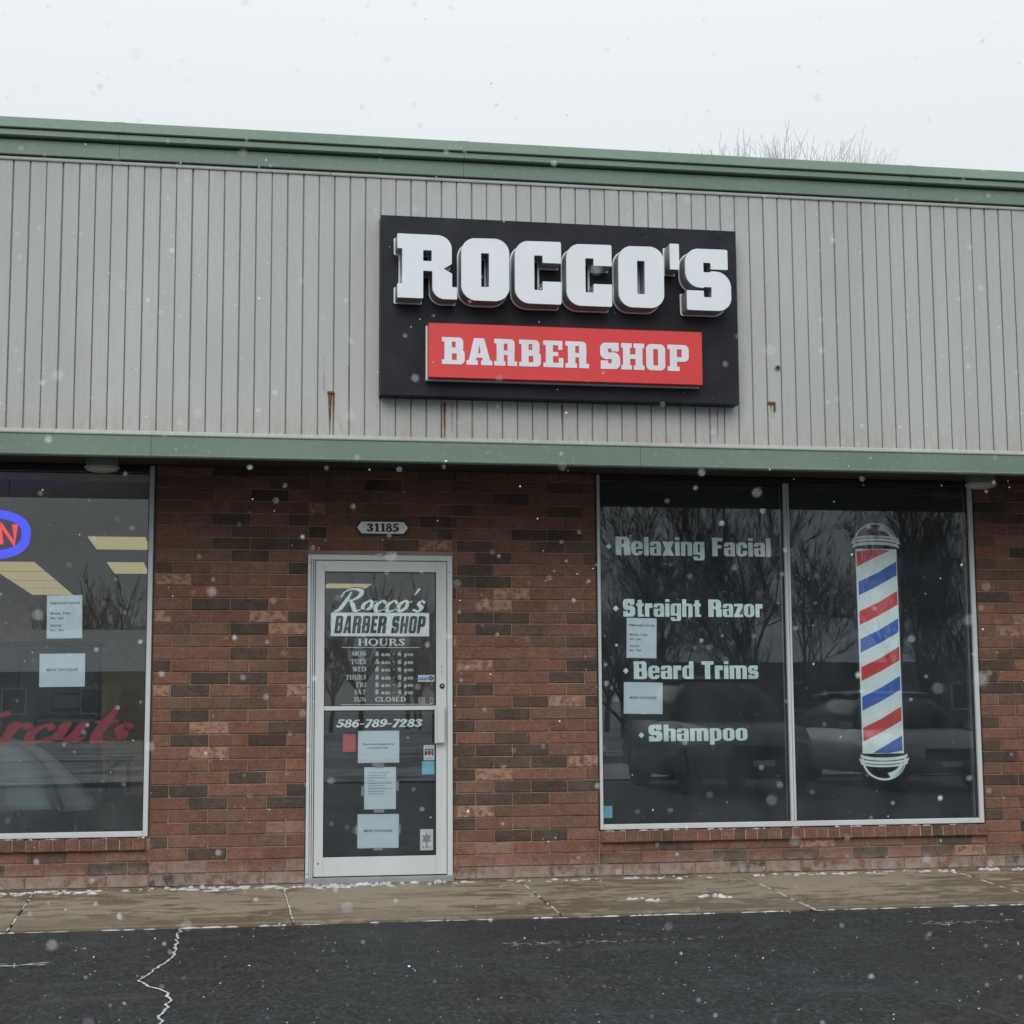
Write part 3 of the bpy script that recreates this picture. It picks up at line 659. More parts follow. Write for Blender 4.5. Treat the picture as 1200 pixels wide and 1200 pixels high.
# worn paint left of a parking line, dusting of snow on the lot
m = MB()
def scraps(m, x0, x1, yc, wy, n, s=1.):
    for k in range(n):
        x = rs.uniform(x0, x1); y = yc+rs.gauss(0, wy); L = rs.uniform(.01, .05)*s; w = rs.uniform(.003, .010)*s; q = 7
        zz = ASP+.006*mnoise.noise(Vector((x*.7, y*.7, 3.1)))+.0045
        m.add([(x+L*math.cos(2*math.pi*i/q)*rs.uniform(.6, 1), y+w*math.sin(2*math.pi*i/q)*rs.uniform(.6, 1.2), zz+k*1e-6) for i in range(q)], [tuple(range(q))])
scraps(m, -3.2, -1.42, -2.68, .02, 170)
tag(m.build('painted_line', 'snow', fixn=False), kind='structure')
m = MB(); scraps(m, 3.35, 3.95, -2.15, .045, 60, .6); scraps(m, 4.3, 4.9, -1.85, .05, 60, .7); scraps(m, 4.2, 4.9, -2.9, .05, 50); scraps(m, .9, 2.0, -2.5, .03, 60, .6)
tag(m.build('snow_dusting', 'snow', fixn=False), 'thin streaks of snow scuffed across the dark tarmac', 'snow', kind='stuff')

# ================================================================== BUILDING
shop = empty('shop_building', (0, 0, 0), label='single-storey brick barber shop with grey ribbed mansard and green metal edging', cat='building')
SOF = 2.738
# ---- brick wall ----
PZ, Z0, PX = .0822, -.044, .2557
bw = MB()
def wslab(x0, x1, z0, z1): bw.box(x0, x1, .0095, .20, z0, z1)
XL0, XL1 = -4.30, -1.026         # left window opening
XR0, XR1 = 2.000, 4.829          # right window opening
wslab(-7.0, XL0, -.3, SOF-.002); wslab(XL0, XL1, -.3, .275); wslab(XL1, -.008, -.3, SOF-.002)
wslab(-.008, .983, 2.150, SOF-.002); wslab(.983, XR0, -.3, SOF-.002); wslab(XR0, XR1, -.3, .262); wslab(XR1, 9.0, -.3, SOF-.002)
wall = bw.build('brick_wall', 'mortar', shop)
CODE = {  # colour, alpha (1 plain, .5 tan flashed face, 0 lime bloom)
 'r': ((.184, .092, .067), 1), 'R': ((.206, .096, .067), 1), 'b': ((.158, .090, .064), 1), 'd': ((.105, .070, .052), 1), 'D': ((.068, .052, .042), 1),
 'L': ((.22, .10, .068), .5), 'l': ((.19, .09, .062), .42), 'P': ((.19, .10, .078), 0), 'O': ((.26, .085, .05), 1)}
LEFT = {26: 'bbDr', 25: 'drrlD', 24: 'Lrrr', 23: 'rRrRR', 22: 'bDDR', 21: 'LrrLD', 20: 'bbDL', 19: 'rbrrD', 18: 'rrDb', 17: 'DRbbD', 16: 'rDDl', 15: 'LDlrL', 14: 'rbdr',
 13: 'rDrrr', 12: 'rLrd', 11: 'rDrDr', 10: 'rLrr', 9: 'rbrrr', 8: 'rrDr', 7: 'DDrrD', 6: 'rDrD', 5: 'rrrrr', 4: 'RdbP', 3: 'Drrbr', 2: 'rDrr', 1: 'PPrrP', 0: 'DrrP',
 27: 'rbDDD', 28: 'rrdr', 29: 'RrDrD', 30: 'brrr', 31: 'bdrDr', 32: 'ddrd'}
MID = {26: 'rDrrd', 25: 'rDrr', 24: 'DDrrr', 23: 'DrLr', 22: 'rLrrr', 21: 'RDDr', 20: 'RDdrr', 19: 'LrRd', 18: 'rrrbb', 17: 'rLbr', 16: 'rrrDr', 15: 'dDrR', 14: 'brDLD',
 13: 'rbDb', 12: 'DbRrr', 11: 'DrdR', 10: 'DDDbr', 9: 'bddD', 8: 'DLRrr', 7: 'DrDD', 6: 'DDDrr', 5: 'RLbr', 4: 'Drrbr', 3: 'rbDD', 2: 'rPRRR', 1: 'PrRr', 0: 'bPPrd',
 27: 'rdrdd', 28: 'rrDD', 29: 'drrrr', 30: 'DrrD', 31: 'rrdbr', 32: 'dbrd'}
rb = random.Random(21)
def rnd_code(row):
    if row <= 0 and rb.random() < .5: return 'P'
    return rb.choices('rRbdDLl', (34, 14, 14, 8, 18, 5, 4))[0]
bricks = []   # (x0,x1,row,code)
A0, B0 = -.904, -.904+PX/2
def fill(x0, x1, row, par, seq=None):
    base = A0 if (row+par) % 2 else B0
    k = math.ceil((x0+.02-base)/PX); js = [x0]
    while base+k*PX < x1-.02: js.append(base+k*PX); k += 1
    js.append(x1)
    for i, (a, b_) in enumerate(zip(js[:-1], js[1:])):
        c = seq[i] if seq and i < len(seq) else rnd_code(row); bricks.append((a, b_, row, c))
GJ = .0078
for row in range(0, 34):
    fill(-7.0+GJ, XL0-.0, row, 0); fill(XL1+.006, -.004, row, 0, LEFT.get(row)); fill(.985, XR0-.001, row, 1, MID.get(row)); fill(XR1+.006, 9.0, row, 1)
    if row < 3: fill(XL0, XL1+.006, row, 0); fill(XR0-.001, XR1+.006, row, 1)
    if row >= 27: fill(-.004, .985, row, 1)
BM = {}
def brick_mesh(L, hgt):
    k = (round(L, 3), round(hgt, 4))
    if k not in BM:
        m = MB(); m.box(-L/2, L/2, 0, .02, -hgt/2, hgt/2, ch=.0035); me = m.mesh('brick'); me.materials.append(M['brick']); BM[k] = me
    return BM[k]
def in_frame(x, z):
    v = Vector((x, 0, z))-CAM; d = v.dot(fw); px = 597+F_PX*v.dot(r2)/d; py = 598.9-F_PX*v.dot(u2)/d; return -12 < px < 1212 and py < 1190 and d > 0
scored = []
for (a, b_, row, c) in bricks:
    z0 = Z0+row*PZ; z1 = z0+PZ; 
    if z1 > SOF: z1 = SOF-.002
    xc = (a+b_)/2; vis = in_frame(xc, z0); L = b_-a-GJ; h_ = z1-z0-GJ
    if L < .02 or h_ < .02: continue
    sc = (1 if vis else 0)*(L*h_)*(.35 if row > 29 else 1)/(1+.03*abs(xc-1)); scored.append((sc, a, b_, z0, z1, c, L, h_))
scored.sort(key=lambda t: -t[0]); nsingle = 0
jn = MB(); jcol = []
for i, (sc, a, b_, z0, z1, c, L, h_) in enumerate(scored):
    col, al = CODE[c]; q = rb.uniform(.84, 1.18); w = rb.uniform(.94, 1.06); rgba = (col[0]*q*w, col[1]*q, col[2]*q/w, al)
    yo = rb.uniform(-.0022, .0022); rot = rb.uniform(-.004, .004); xc, zc = (a+b_)/2, (z0+z1)/2
    if i < 296 and sc > 0:
        o = bpy.data.objects.new('brick', brick_mesh(L, h_)); COL.objects.link(o); o.parent = wall
        o.location = (xc, yo, zc); o.rotation_euler = (rb.uniform(-.006, .006), rot, rb.uniform(-.005, .005)); o.color = rgba; nsingle += 1
    else:
        n0 = len(jn.f); jn.box(xc-L/2, xc+L/2, yo, .02, zc-h_/2, zc+h_/2, ch=.0035); jcol += [rgba]*(len(jn.f)-n0)
bj = jn.build('brick_courses', 'brick_joined', wall, fixn=False); bj['kind'] = 'stuff'
ca = bj.data.color_attributes.new('tint', 'FLOAT_COLOR', 'CORNER'); arr = []
for p, cc in zip(bj.data.polygons, jcol): arr += list(cc)*p.loop_total
ca.data.foreach_set('color', arr)
# header-brick sills under both windows
def sill(x0, x1, z0, z1, only=None):
    n = round((x1-x0)/.0855); w = (x1-x0)/n
    mm = {}
    MB().box(x0+.004, x1-.004, -.026, .06, z0+.004, z1-.006).build('sill_mortar', 'mortar', wall)
    me = None
    for k in range(n):
        if me is None:
            m = MB(); m.box(-w/2+.0045, w/2-.0045, -.034, .05, -(z1-z0)/2, (z1-z0)/2, ch=.005); me = m.mesh('sill_brick', fixn=True); me.materials.append(M['brick'])
        o = bpy.data.objects.new('sill_brick', me); COL.objects.link(o); o.parent = wall; o.location = (x0+(k+.5)*w, rb.uniform(-.003, .003), (z0+z1)/2+rb.uniform(-.0015, .0015)); o.rotation_euler = (rb.uniform(-.01, .01), rb.uniform(-.01, .01), 0)
        col, al = CODE[rb.choices('rbRd', (5, 4, 2, 2))[0]]; q = rb.uniform(.85, 1.15); o.color = (col[0]*q, col[1]*q, col[2]*q, 1)
sill(-3.15, -1.040, .197, .277); sill(2.003, 4.842, .186, .264)
# snow lying on the sill edges is part of the crumbs above; ---- windows ----
def window(x0, x1, z0, z1, mull, panes):
    w = empty('window', (x0, 0, z0)); w.parent = shop
    fr = MB(); t = .036; y0, y1 = -.012, .085
    def bar(a, b_, c, d, dy=0.): fr.box(a, b_, y0+dy, y1, c, d, ch=.004)
    bar(x0, x0+t*.62, z0, z1); bar(x1-t*.9, x1, z0, z1); fr.box(x0+t*.62, x1-t*.9, y0-.002, y1, z0, z0+.037, ch=.004)
    o = fr.build('window_frame', 'aluminium', w); MB().box(x0+t*.62, x1-t*.9, y0+.006, y1, z1-.04, z1, ch=.004).build('shade_black_head', 'gasket', w)  # head bar blackened: the shade under the soffit is put into its colour
    for u0, u1 in ((x0-.007, x0-.0005), (x1+.0005, x1+.009)): MB().box(u0, u1, -.004, .02, z0, z1).build('caulk_joint', 'gasket', w)
    edges = [x0+t*.62]+[v for m_ in mull for v in (m_-.019, m_+.019)]+[x1-t*.9]
    for m_ in mull:
        mb = MB(); mb.box(m_-.019, m_+.019, y0-.004, y1, z0+.037, z1-.04, ch=.004); mb.box(m_-.0025, m_+.0025, y0-.0052, y0+.004, z0+.04, z1-.045, mi=1); mb.build('mullion', ['aluminium', 'aluminium_dark'], w)
    for i in range(0, len(edges), 2):
        a, b_ = edges[i], edges[i+1]
        g2 = MB(); q = .006
        for (u0, u1, v0, v1) in ((a, a+q, z0+.037, z1-.04), (b_-q, b_, z0+.037, z1-.04), (a+q, b_-q, z0+.037, z0+.037+q), (a+q, b_-q, z1-.04-q, z1-.04)): g2.box(u0, u1, .012, .045, v0, v1)
        g2.build('glazing_bead', 'gasket', w)
        MB().box(a+q+.0003, b_-q-.0003, .022, .028, z0+.0373+q, z1-.0403-q).build('pane', 'window_glass', w)
    return w
WZ0, WZ1 = .282, SOF-.005
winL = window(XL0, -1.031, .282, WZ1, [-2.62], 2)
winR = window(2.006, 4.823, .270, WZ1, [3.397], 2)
YG = .0315     # just behind the glass
# lettering on the left window
offL = Vector((XL0, 0, .282)); offR = Vector((2.006, 0, .270))
put_text('window_lettering', 'script_red', winL, 'brush', 'Haircuts', -2.66, -1.135, .897, .235, YG, off=offL, shear=.42, gap=.05, res=40)
for txt, x0, x1, zb, cap, dx, dz in (('Relaxing Facial', 2.149, 3.288, 2.168, .132, 2.098, 2.229), ('Straight Razor', 2.195, 3.218, 1.736, .124, 2.144, 1.793), ('Beard Trims', 2.267, 3.175, 1.300, .124, 2.210, 1.358), ('Shampoo', 2.366, 3.084, .868, .116, 2.315, .912)):
    o = put_text('window_lettering', 'vinyl', winR, 'heavy', txt, x0, x1, zb, cap, YG, off=offR, gap=.055, res=44)
    put_text('lettering_outline', 'vinyl_dark', winR, 'heavy', txt, x0-.007, x1+.007, zb, cap, YG+.0025, off=offR, gap=.055, grow=.05, res=36)
    r_ = .021; poly_plate('bullet_diamond', 'vinyl', winR, [[(dx-r_, dz), (dx, dz-r_), (dx+r_, dz), (dx, dz+r_)]], YG, off=offR)
# ---- door ----
dr = empty('door', (.044, -.01, 0)); dr.parent = shop
jm = MB(); yj = -.028
jm.box(-.005, .016, yj, .12, -.045, 2.145, ch=.002); jm.box(.016, .0195, yj+.014, .12, -.045, 2.12, mi=1); jm.box(.0195, .030, yj+.003, .12, -.045, 2.118, ch=.002); jm.box(.030, .0340, yj+.016, .12, -.045, 2.118, mi=1); jm.box(.0340, .0425, yj+.001, .12, -.045, 2.112, ch=.002)
jm.box(.945, .980, yj, .12, -.045, 2.145, ch=.002); jm.box(.0165, .9445, yj+.001, .12, 2.109, 2.1455, ch=.002)
jm.box(.0425, .9445, .04, .118, 2.10, 2.1088, mi=1)
jm.build('door_frame', ['aluminium', 'gasket'], shop)
MB().box(-.010, .986, -.06, .12, -.052, -.006, ch=.008).build('threshold', 'aluminium_dark', shop)
lf = MB(); y0, y1 = -.020, .028
lf.box(.0455, .110, y0, y1, .000, 2.104, ch=.002); lf.box(.869, .9415, y0, y1, .000, 2.104, ch=.002)
lf.box(.1102, .8688, y0+.0005, y1, 2.031, 2.104, ch=.002); lf.box(.1102, .8688, y0+.0005, y1, .000, .125, ch=.002); lf.box(.1102, .8688, y0-.003, y1, 1.094, 1.123, ch=.002)
lf.box(.0460, .0475, y0-.004, y0+.002, .0, 2.10, mi=1)
lf.build('door_leaf', ['aluminium', 'gasket'], dr)
for (za, zb) in ((.125, 1.094), (1.123, 2.031)):
    gb = MB(); q = .005
    for (u0, u1, v0, v1) in ((.110, .110+q, za, zb), (.869-q, .869, za, zb), (.110+q, .869-q, za, za+q), (.110+q, .869-q, zb-q, zb)): gb.box(u0, u1, -.012, .02, v0, v1)
    gb.build('glazing_bead', 'gasket', dr)
    MB().box(.1153, .8637, -.003, .003, za+q, zb-q).build('door_glass', 'window_glass', dr)
h = MB(); h.box(.853, .868, -.070, -.058, .871, 1.125, ch=.002); h.box(.868, .921, -.066, -.054, .873, 1.123, ch=.003); h.box(.880, .905, -.056, -.021, .895, .930); h.box(.880, .905, -.056, -.021, 1.070, 1.105)
h.build('pull_handle', 'aluminium', dr)
lk = MB(); lk.lathe(.909, 1.256, [(.0175, -.0205), (.0175, -.026), (.0135, -.030), (.0125, -.030)], 20, 0, 'y'); lk.lathe(.909, 1.256, [(.0085, -.0301), (.008, -.0325)], 16, 1, 'y'); lk.box(.9075, .9105, -.0335, -.0325, 1.250, 1.262, 2)
lk.build('lock_cylinder', ['black_paint', 'chrome', 'gasket'], dr)
sc_ = MB()
for (x, z, r_) in ((.078, .085, .006), (.006, 2.09, .004), (.006, .02, .005), (.962, 2.03, .004), (.905, 2.00, .003), (.006, 1.25, .005)): sc_.lathe(x, z, [(r_, yj-.0002 if x < .04 or x > .95 else y0-.0002), (r_*.8, (yj if x < .04 or x > .95 else y0)-.0015)], 10, 0, 'y')
sc_.build('screw_heads', 'gasket', dr)
offD = Vector((.044, -.01, 0)); YD = .006
put_text('indicator_lettering', 'aluminium_dark', dr, 'heavy', 'OPEN', .900, .914, 1.385, .010, y0-.0012, off=offD, res=24)
for k in range(5): MB().box(.9035, .9105, y0-.0014, y0-.0006, 1.372-k*.012, 1.378-k*.012).build('indicator_mark', 'aluminium_dark', dr)
put_text('door_lettering', 'vinyl_white', dr, 'script', "Rocco's", .172, .800, 1.762, .150, YD, off=offD, shear=.30, gap=.02, res=60)
put_text('lettering_outline', 'vinyl_dark', dr, 'script', "Rocco's", .166, .806, 1.762, .150, YD+.003, off=offD, shear=.30, gap=.02, grow=.045, res=44)
MB().box(.154, .824, YD, YD+.0006, 1.594, 1.754).build('door_lettering_panel', 'vinyl_white', dr)
put_text('door_lettering', 'vinyl_dark', dr, 'heavy', 'BARBER SHOP', .176, .802, 1.614, .118, YD-.0012, off=offD, shear=.18, gap=.09, res=44)
put_text('door_lettering', 'vinyl', dr, 'serif', 'HOURS', .338, .657, 1.531, .046, YD, off=offD, gap=.06, grow=.012)
MB().box(.228, .754, YD, YD+.0006, 1.516, 1.520).build('lettering_rule', 'vinyl', dr)
MB().box(.224, .846, YD, YD+.0006, 1.1315, 1.1355).build('lettering_rule', 'vinyl', dr)
for (day, hrs), z in zip((('MON', '8 am - 6 pm'), ('TUES', '8 am - 6 pm'), ('WED', '8 am - 6 pm'), ('THURS', '8 am - 8 pm'), ('FRI', '8 am - 8 pm'), ('SAT', '8 am - 4 pm'), ('SUN', 'CLOSED')), (1.476, 1.422, 1.372, 1.317, 1.267, 1.218, 1.168)):
    cap = .031; lp, w = text_loops('serif', day, gap=.09, grow=.008, res=44)
    put_text('hours_lettering', 'vinyl', dr, 'serif', day, .394-w*cap*1.12, .394, z-cap/2, cap, YD, off=offD, gap=.09, grow=.008, res=44)
    put_text('hours_lettering', 'vinyl', dr, 'serif', hrs, .457, .715 if hrs != 'CLOSED' else .664, z-cap/2, cap, YD, off=offD, gap=.10, grow=.008, res=44)
put_text('phone_lettering', 'vinyl_white', dr, 'serifbold', '586-789-7283', .193, .779, .982, .052, YD, off=offD, shear=.16, gap=.05, res=44)
# ---- soffit ----
sf = MB(); sf.box(-7, 9, -.985, .19, SOF, SOF+.05); sof = sf.build('soffit', 'soffit', shop)
for k in range(14): MB().box(-6.3+k*1.2, -6.292+k*1.2, -.98, .0, SOF-.001, SOF).build('soffit_seam', 'soffit_seam', sof)
for (x, y) in ((-1.36, -.26), (4.78, -.25), (7.8, -.25), (-4.4, -.26)):
    m = MB(); m.lathe(x, y, [(.105, SOF), (.105, SOF-.052), (.112, SOF-.056), (.112, SOF-.066)], 28, 0); m.lathe(x, y, [(.108, SOF-.0662), (.098, SOF-.078), (.06, SOF-.088), (.012, SOF-.092)], 28, 1); m.build('soffit_light', ['aluminium', 'lamp_glass'], sof)
# ---- lower fascia band, in lengths with seams ----
fx = [-7, -4.1, -1.02, 2.06, 5.14, 8.2, 9]
for a, b_ in zip(fx[:-1], fx[1:]):
    MB().prism_x([(-1.0, 2.640), (-1.030, 2.640), (-1.034, 2.647), (-1.028, 2.653), (-1.0265, 2.765), (-1.032, 2.772), (-1.028, 2.779), (-.996, 2.780)], a+.001, b_-.001).build('fascia_band', 'green_metal', shop)
MB().box(-7, 9, -.998, -.96, 2.60+.042, 2.80).build('fascia_backer', 'siding_groove', shop)
# ---- ribbed siding ----
sid = MB().box(-7, 9, -.985, -.90, 2.79, 4.56).build('siding', 'siding_groove', shop)
edges = [.091-.0987*k for k in range(0, 71)][::-1]+[.091+.0978*(k+1) for k in range(23)]+[2.341+.0989*(k+1) for k in range(66)]
SM = {}
for a, b_ in zip(edges[:-1], edges[1:]):
    w = b_-a; k = round(w, 4)
    if k not in SM:
        hw = w/2-.0036; prof = [(-hw, -.984), (-hw, -.997), (-hw+.0035, -1.0), (hw-.0035, -1.0), (hw, -.997), (hw, -.984)]
        vs = [(x, y, z) for z in (2.803, 4.482) for x, y in prof]; n = 6; fs = [(i, (i+1) % n, n+(i+1) % n, n+i) for i in range(n)]+[tuple(range(n))[::-1], tuple(range(n, 2*n))]
        me = MB().add(vs, fs).mesh('siding_panel', fixn=True); me.materials.append(M['siding_paint']); SM[k] = me
    o = bpy.data.objects.new('siding_panel', SM[k]); COL.objects.link(o); o.parent = sid; o.location = ((a+b_)/2, rb.uniform(-.0012, .0012), 0); o.rotation_euler = (0, rb.uniform(-.0004, .0004), 0)
MB().prism_x([(-.99, 2.7805), (-1.008, 2.7805), (-1.004, 2.797), (-1.0008, 2.8035), (-.99, 2.8035)], -7, 9).build('siding_flange', 'siding_paint', shop)
tx = [-7, -3.6, .062, 3.05, 6.1, 9]
for a, b_ in zip(tx[:-1], tx[1:]): MB().prism_x([(-.985, 4.476), (-1.010, 4.4765), (-1.013, 4.484), (-1.010, 4.496), (-.985, 4.497)], a+.0015, b_-.0015).build('siding_trim', 'siding_paint', sid)
# small fixings and rust runs on the siding
for (x, z, L, w) in ((.068, 3.075, .27, .024), (.092, 3.075, .20, .012), (.030, 3.3, .22, .006), (.185, 3.25, .24, .005), (.793, 3.03, .235, .020), (.770, 3.02, .22, .010), (.84, 3.03, .19, .008), (2.955, 3.085, .10, .012), (2.975, 3.085, .10, .006), (2.59, 3.03, .2, .008), (1.55, 3.03, .13, .006)):
    m = MB(); n = 8; vs = []; fs = []
    for k in range(n+1):
        t = k/n; ww = w*(1-.75*t)*(1+.3*mnoise.noise(Vector((x*9, t*6, 0)))); vs += [(x-ww/2, -1.0030, z-L*t), (x+ww/2, -1.0030, z-L*t)]
        if k: fs.append((2*k-2, 2*k-1, 2*k+1, 2*k))
    m.add(vs, fs).build('rust_streak', 'rust_stain', sid, fixn=False)
m = MB(); m.box(.052, .092, -1.012, -1.001, 3.068, 3.080); m.box(.064, .072, -1.010, -1.001, 3.0, 3.068); m.build('rusty_bracket', 'rust_metal', sid)
m = MB(); m.box(2.935, 2.985, -1.014, -1.001, 3.078, 3.092); m.box(2.975, 2.985, -1.012, -1.001, 3.03, 3.078); m.build('rusty_bracket', 'rust_metal', sid)
m = MB(); m.lathe(3.008, 3.323, [(.020, -1.0005), (.019, -1.010), (.013, -1.011)], 12, 0, 'y'); m.lathe(3.008, 3.323, [(.0125, -1.0112), (.0122, -1.0125)], 12, 1, 'y'); m.build('wall_plug', ['siding_groove', 'gasket'], sid)
# ---- roof edge ----
cx = [-7, -4.9, -1.25, .915, 3.97, 7.03, 9]
for a, b_ in zip(cx[:-1], cx[1:]):
    MB().prism_x([(-.985, 4.505), (-1.022, 4.505), (-1.026, 4.509), (-1.024, 4.600), (-.985, 4.606)], a+.001, b_-.001).build('roof_fascia', 'green_metal', shop)
    MB().prism_x([(-.985, 4.607), (-1.060, 4.612), (-1.066, 4.618), (-1.060, 4.652), (-1.050, 4.656), (-.985, 4.657)], a-.0, b_-.002).build('coping_drip', 'green_metal', shop)
    MB().prism_x([(-.98, 4.6585), (-1.072, 4.6585), (-1.078, 4.664), (-1.060, 4.728), (-1.050, 4.734), (-.70, 4.737), (-.70, 4.66)], a+.001, b_-.001).build('roof_coping', 'green_metal_pale', shop)
    MB().prism_x([(-1.060, 4.6600), (-1.0795, 4.6625), (-1.0795, 4.666), (-1.0615, 4.7295), (-1.05, 4.7365), (-.72, 4.7395)], b_-.03, b_+.03).build('coping_clip', 'green_metal_pale', shop)
MB().box(-7, 9, -.90, 13, 4.50, 4.62).build('roof', 'roof_felt', shop)
MB().box(-7, 9, -.86, 12.9, 2.80, 2.9).build('ceiling_void', 'roof_felt', shop)
MB().box(-7, -6.9, -.9, 13, -.3, 4.5).build('side_wall', 'mortar', shop); MB().box(8.9, 9, -.9, 13, 2.9, 4.5).build('side_wall', 'mortar', shop); MB().box(8.85, 9, .2, 13, -.3, 2.9).build('side_wall', 'mortar', shop); MB().box(-7, 9, 12.9, 13, -.3, 4.5).build('back_wall', 'mortar', shop)
# ---- interior ----
MB().box(-6.9, 8.85, .2, 12.9, -.1, -.04).build('interior_floor', 'interior_floor', shop)
ceil = MB().box(-6.9, 1.70, .2, 12.9, 2.65, 2.70).build('interior_ceiling', 'interior_ceiling', shop)
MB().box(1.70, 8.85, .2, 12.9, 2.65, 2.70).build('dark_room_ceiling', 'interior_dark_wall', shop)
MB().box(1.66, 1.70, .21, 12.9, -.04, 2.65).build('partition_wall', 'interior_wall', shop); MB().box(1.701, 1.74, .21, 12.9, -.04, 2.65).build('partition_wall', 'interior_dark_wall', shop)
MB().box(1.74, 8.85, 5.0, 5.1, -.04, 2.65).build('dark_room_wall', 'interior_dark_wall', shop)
MB().box(-6.9, 1.66, 12.6, 12.9, -.04, 2.65).build('interior_wall', 'interior_wall', shop)
for (x0, x1, y0, y1) in [(-3.0, -2.44, 6.4+k*1.26, 7.6+k*1.26) for k in range(4)]+[(-1.755, -1.215, 3.75, 4.95), (-1.745, -1.33, 6.33, 7.8), (.72, 1.30, 9.05, 9.8)]+[(xx, xx+.56, 1.1+k*1.3, 2.3+k*1.3) for xx in (-3.9, -4.7, -5.5, -6.4) for k in range(8)]:  # the unseen rows at the far left are added to brighten the room
    m = MB(); q = .02; m.box(x0, x1, y0, y1, 2.638, 2.6495); m.box(x0+q, x1-q, y0+q, y1-q, 2.634, 2.6378, mi=1); m.build('ceiling_and_fill_light', ['aluminium', 'lit_diffuser'], ceil)

# ================================================================== SIGN
SG = Vector((1.54, -1.0, 3.047)); sg = empty('shop_sign', SG, label='black rectangular ROCCO\'S BARBER SHOP sign box mounted on the grey ribbed fascia', cat='shop sign')
m = MB(); m.box(.374, 2.702, -1.12, -1.003, 3.047, 4.199, ch=.0015); m.build('backing_box', 'sign_black', sg)
m = MB()
for (a, b_, c, d) in ((.372, 2.704, 3.044, 3.050), (.372, 2.704, 4.196, 4.202), (.371, .3745, 3.05, 4.196), (2.7015, 2.705, 3.05, 4.196)): pass

for ch, x0, x1, zb, zt in (('R', .461, .835, 3.633, 4.040), ('O', .862, 1.167, 3.631, 4.033), ('C', 1.202, 1.500, 3.625, 4.030), ('C', 1.533, 1.828, 3.623, 4.025), ('O', 1.871, 2.170, 3.625, 4.026), ("'", 2.210, 2.272, 3.63, 4.052), ('S', 2.311, 2.615, 3.623, 4.027)):
    lp, w = contours('slab_big', ch, 0, 90); L = [[(x0+px*(x1-x0)/w, zb+py*(zt-zb)) for px, py in l_] for l_ in lp]
    me = curve_mesh('channel_letter', [[(a-SG.x, b_-SG.z) for a, b_ in l_] for l_ in L], .120)
    for v in me.vertices: v.co.y += -1.200-SG.y
    lo_ = link('channel_letter', me, 'return_metal', sg); lo_['label'] = 'raised white channel letter '+ch+' with grey metal sides'
    me2 = curve_mesh('letter_face', [[(a-SG.x, b_-SG.z) for a, b_ in l_] for l_ in L], .009)
    for v in me2.vertices: v.co.y += -1.266-SG.y
    link('letter_face', me2, 'letter_white', lo_)
    lp2, _ = contours('slab_big', ch, .020, 60); L2 = [[(x0+px*(x1-x0)/w-SG.x, zb+py*(zt-zb)-SG.z) for px, py in l_] for l_ in lp2]
    me3 = curve_mesh('letter_flange', L2, .004)
    for v in me3.vertices: v.co.y += -1.134-SG.y
    link('letter_flange', me3, 'letter_white', lo_)
rp = MB(); rp.box(.664, 2.430, -1.215, -1.1205, 3.147, 3.493, ch=.003); rpo = rp.build('red_panel', 'sign_red', sg)
rr = MB(); rr.box(.660, 2.425, -1.150, -1.1206, 3.139, 3.1465); rr.box(.655, .6635, -1.150, -1.1206, 3.139, 3.488); rr.build('panel_edge', 'letter_white', sg)
for ch, x0, x1 in (('B', .747, .890), ('A', .901, 1.065), ('R', 1.077, 1.223), ('B', 1.236, 1.375), ('E', 1.391, 1.519), ('R', 1.533, 1.685), ('S', 1.758, 1.888), ('H', 1.895, 2.046), ('O', 2.058, 2.184), ('P', 2.199, 2.339)):
    lp, w = contours('slab', ch, 0, 60); me = curve_mesh('panel_letter', [[(x0+px*(x1-x0)/w-SG.x, 3.233+py*.171-SG.z) for px, py in l_] for l_ in lp], .002)
    for v in me.vertices: v.co.y += -1.2165-SG.y
    link('panel_letter', me, 'sign_letter_print', rpo).location = (0, 0, 0)

# ---- house number ----
HN = Vector((.5005, -.004, 2.334)); hn = empty('house_number_plaque', HN, label='small pale number plaque reading 31185 on the bricks above the door', cat='plaque')
def hexp(hw, hh, c): return [[(HN.x-hw, HN.z-hh+c), (HN.x-hw, HN.z+hh-c), (HN.x-hw+c*.9, HN.z+hh), (HN.x+hw-c*.9, HN.z+hh), (HN.x+hw, HN.z+hh-c), (HN.x+hw, HN.z-hh+c), (HN.x+hw-c*.9, HN.z-hh), (HN.x-hw+c*.9, HN.z-hh)]]
hxo = [[(HN.x-.186, HN.z), (HN.x-.150, HN.z+.050), (HN.x+.150, HN.z+.050), (HN.x+.186, HN.z), (HN.x+.150, HN.z-.050), (HN.x-.150, HN.z-.050)]]
hxi = [[(HN.x-.174, HN.z), (HN.x-.144, HN.z+.040), (HN.x+.144, HN.z+.040), (HN.x+.174, HN.z), (HN.x+.144, HN.z-.040), (HN.x-.144, HN.z-.040)]]
poly_plate('plaque_border', 'black_paint', hn, hxo, -.012, .014, off=HN); poly_plate('plaque_face', 'plaque_white', hn, hxi, -.020, .003, off=HN)
put_text('plaque_number', 'black_paint', hn, 'serifbold', '31185', .392, .613, 2.306, .056, -.0222, off=HN, gap=.07, res=44)

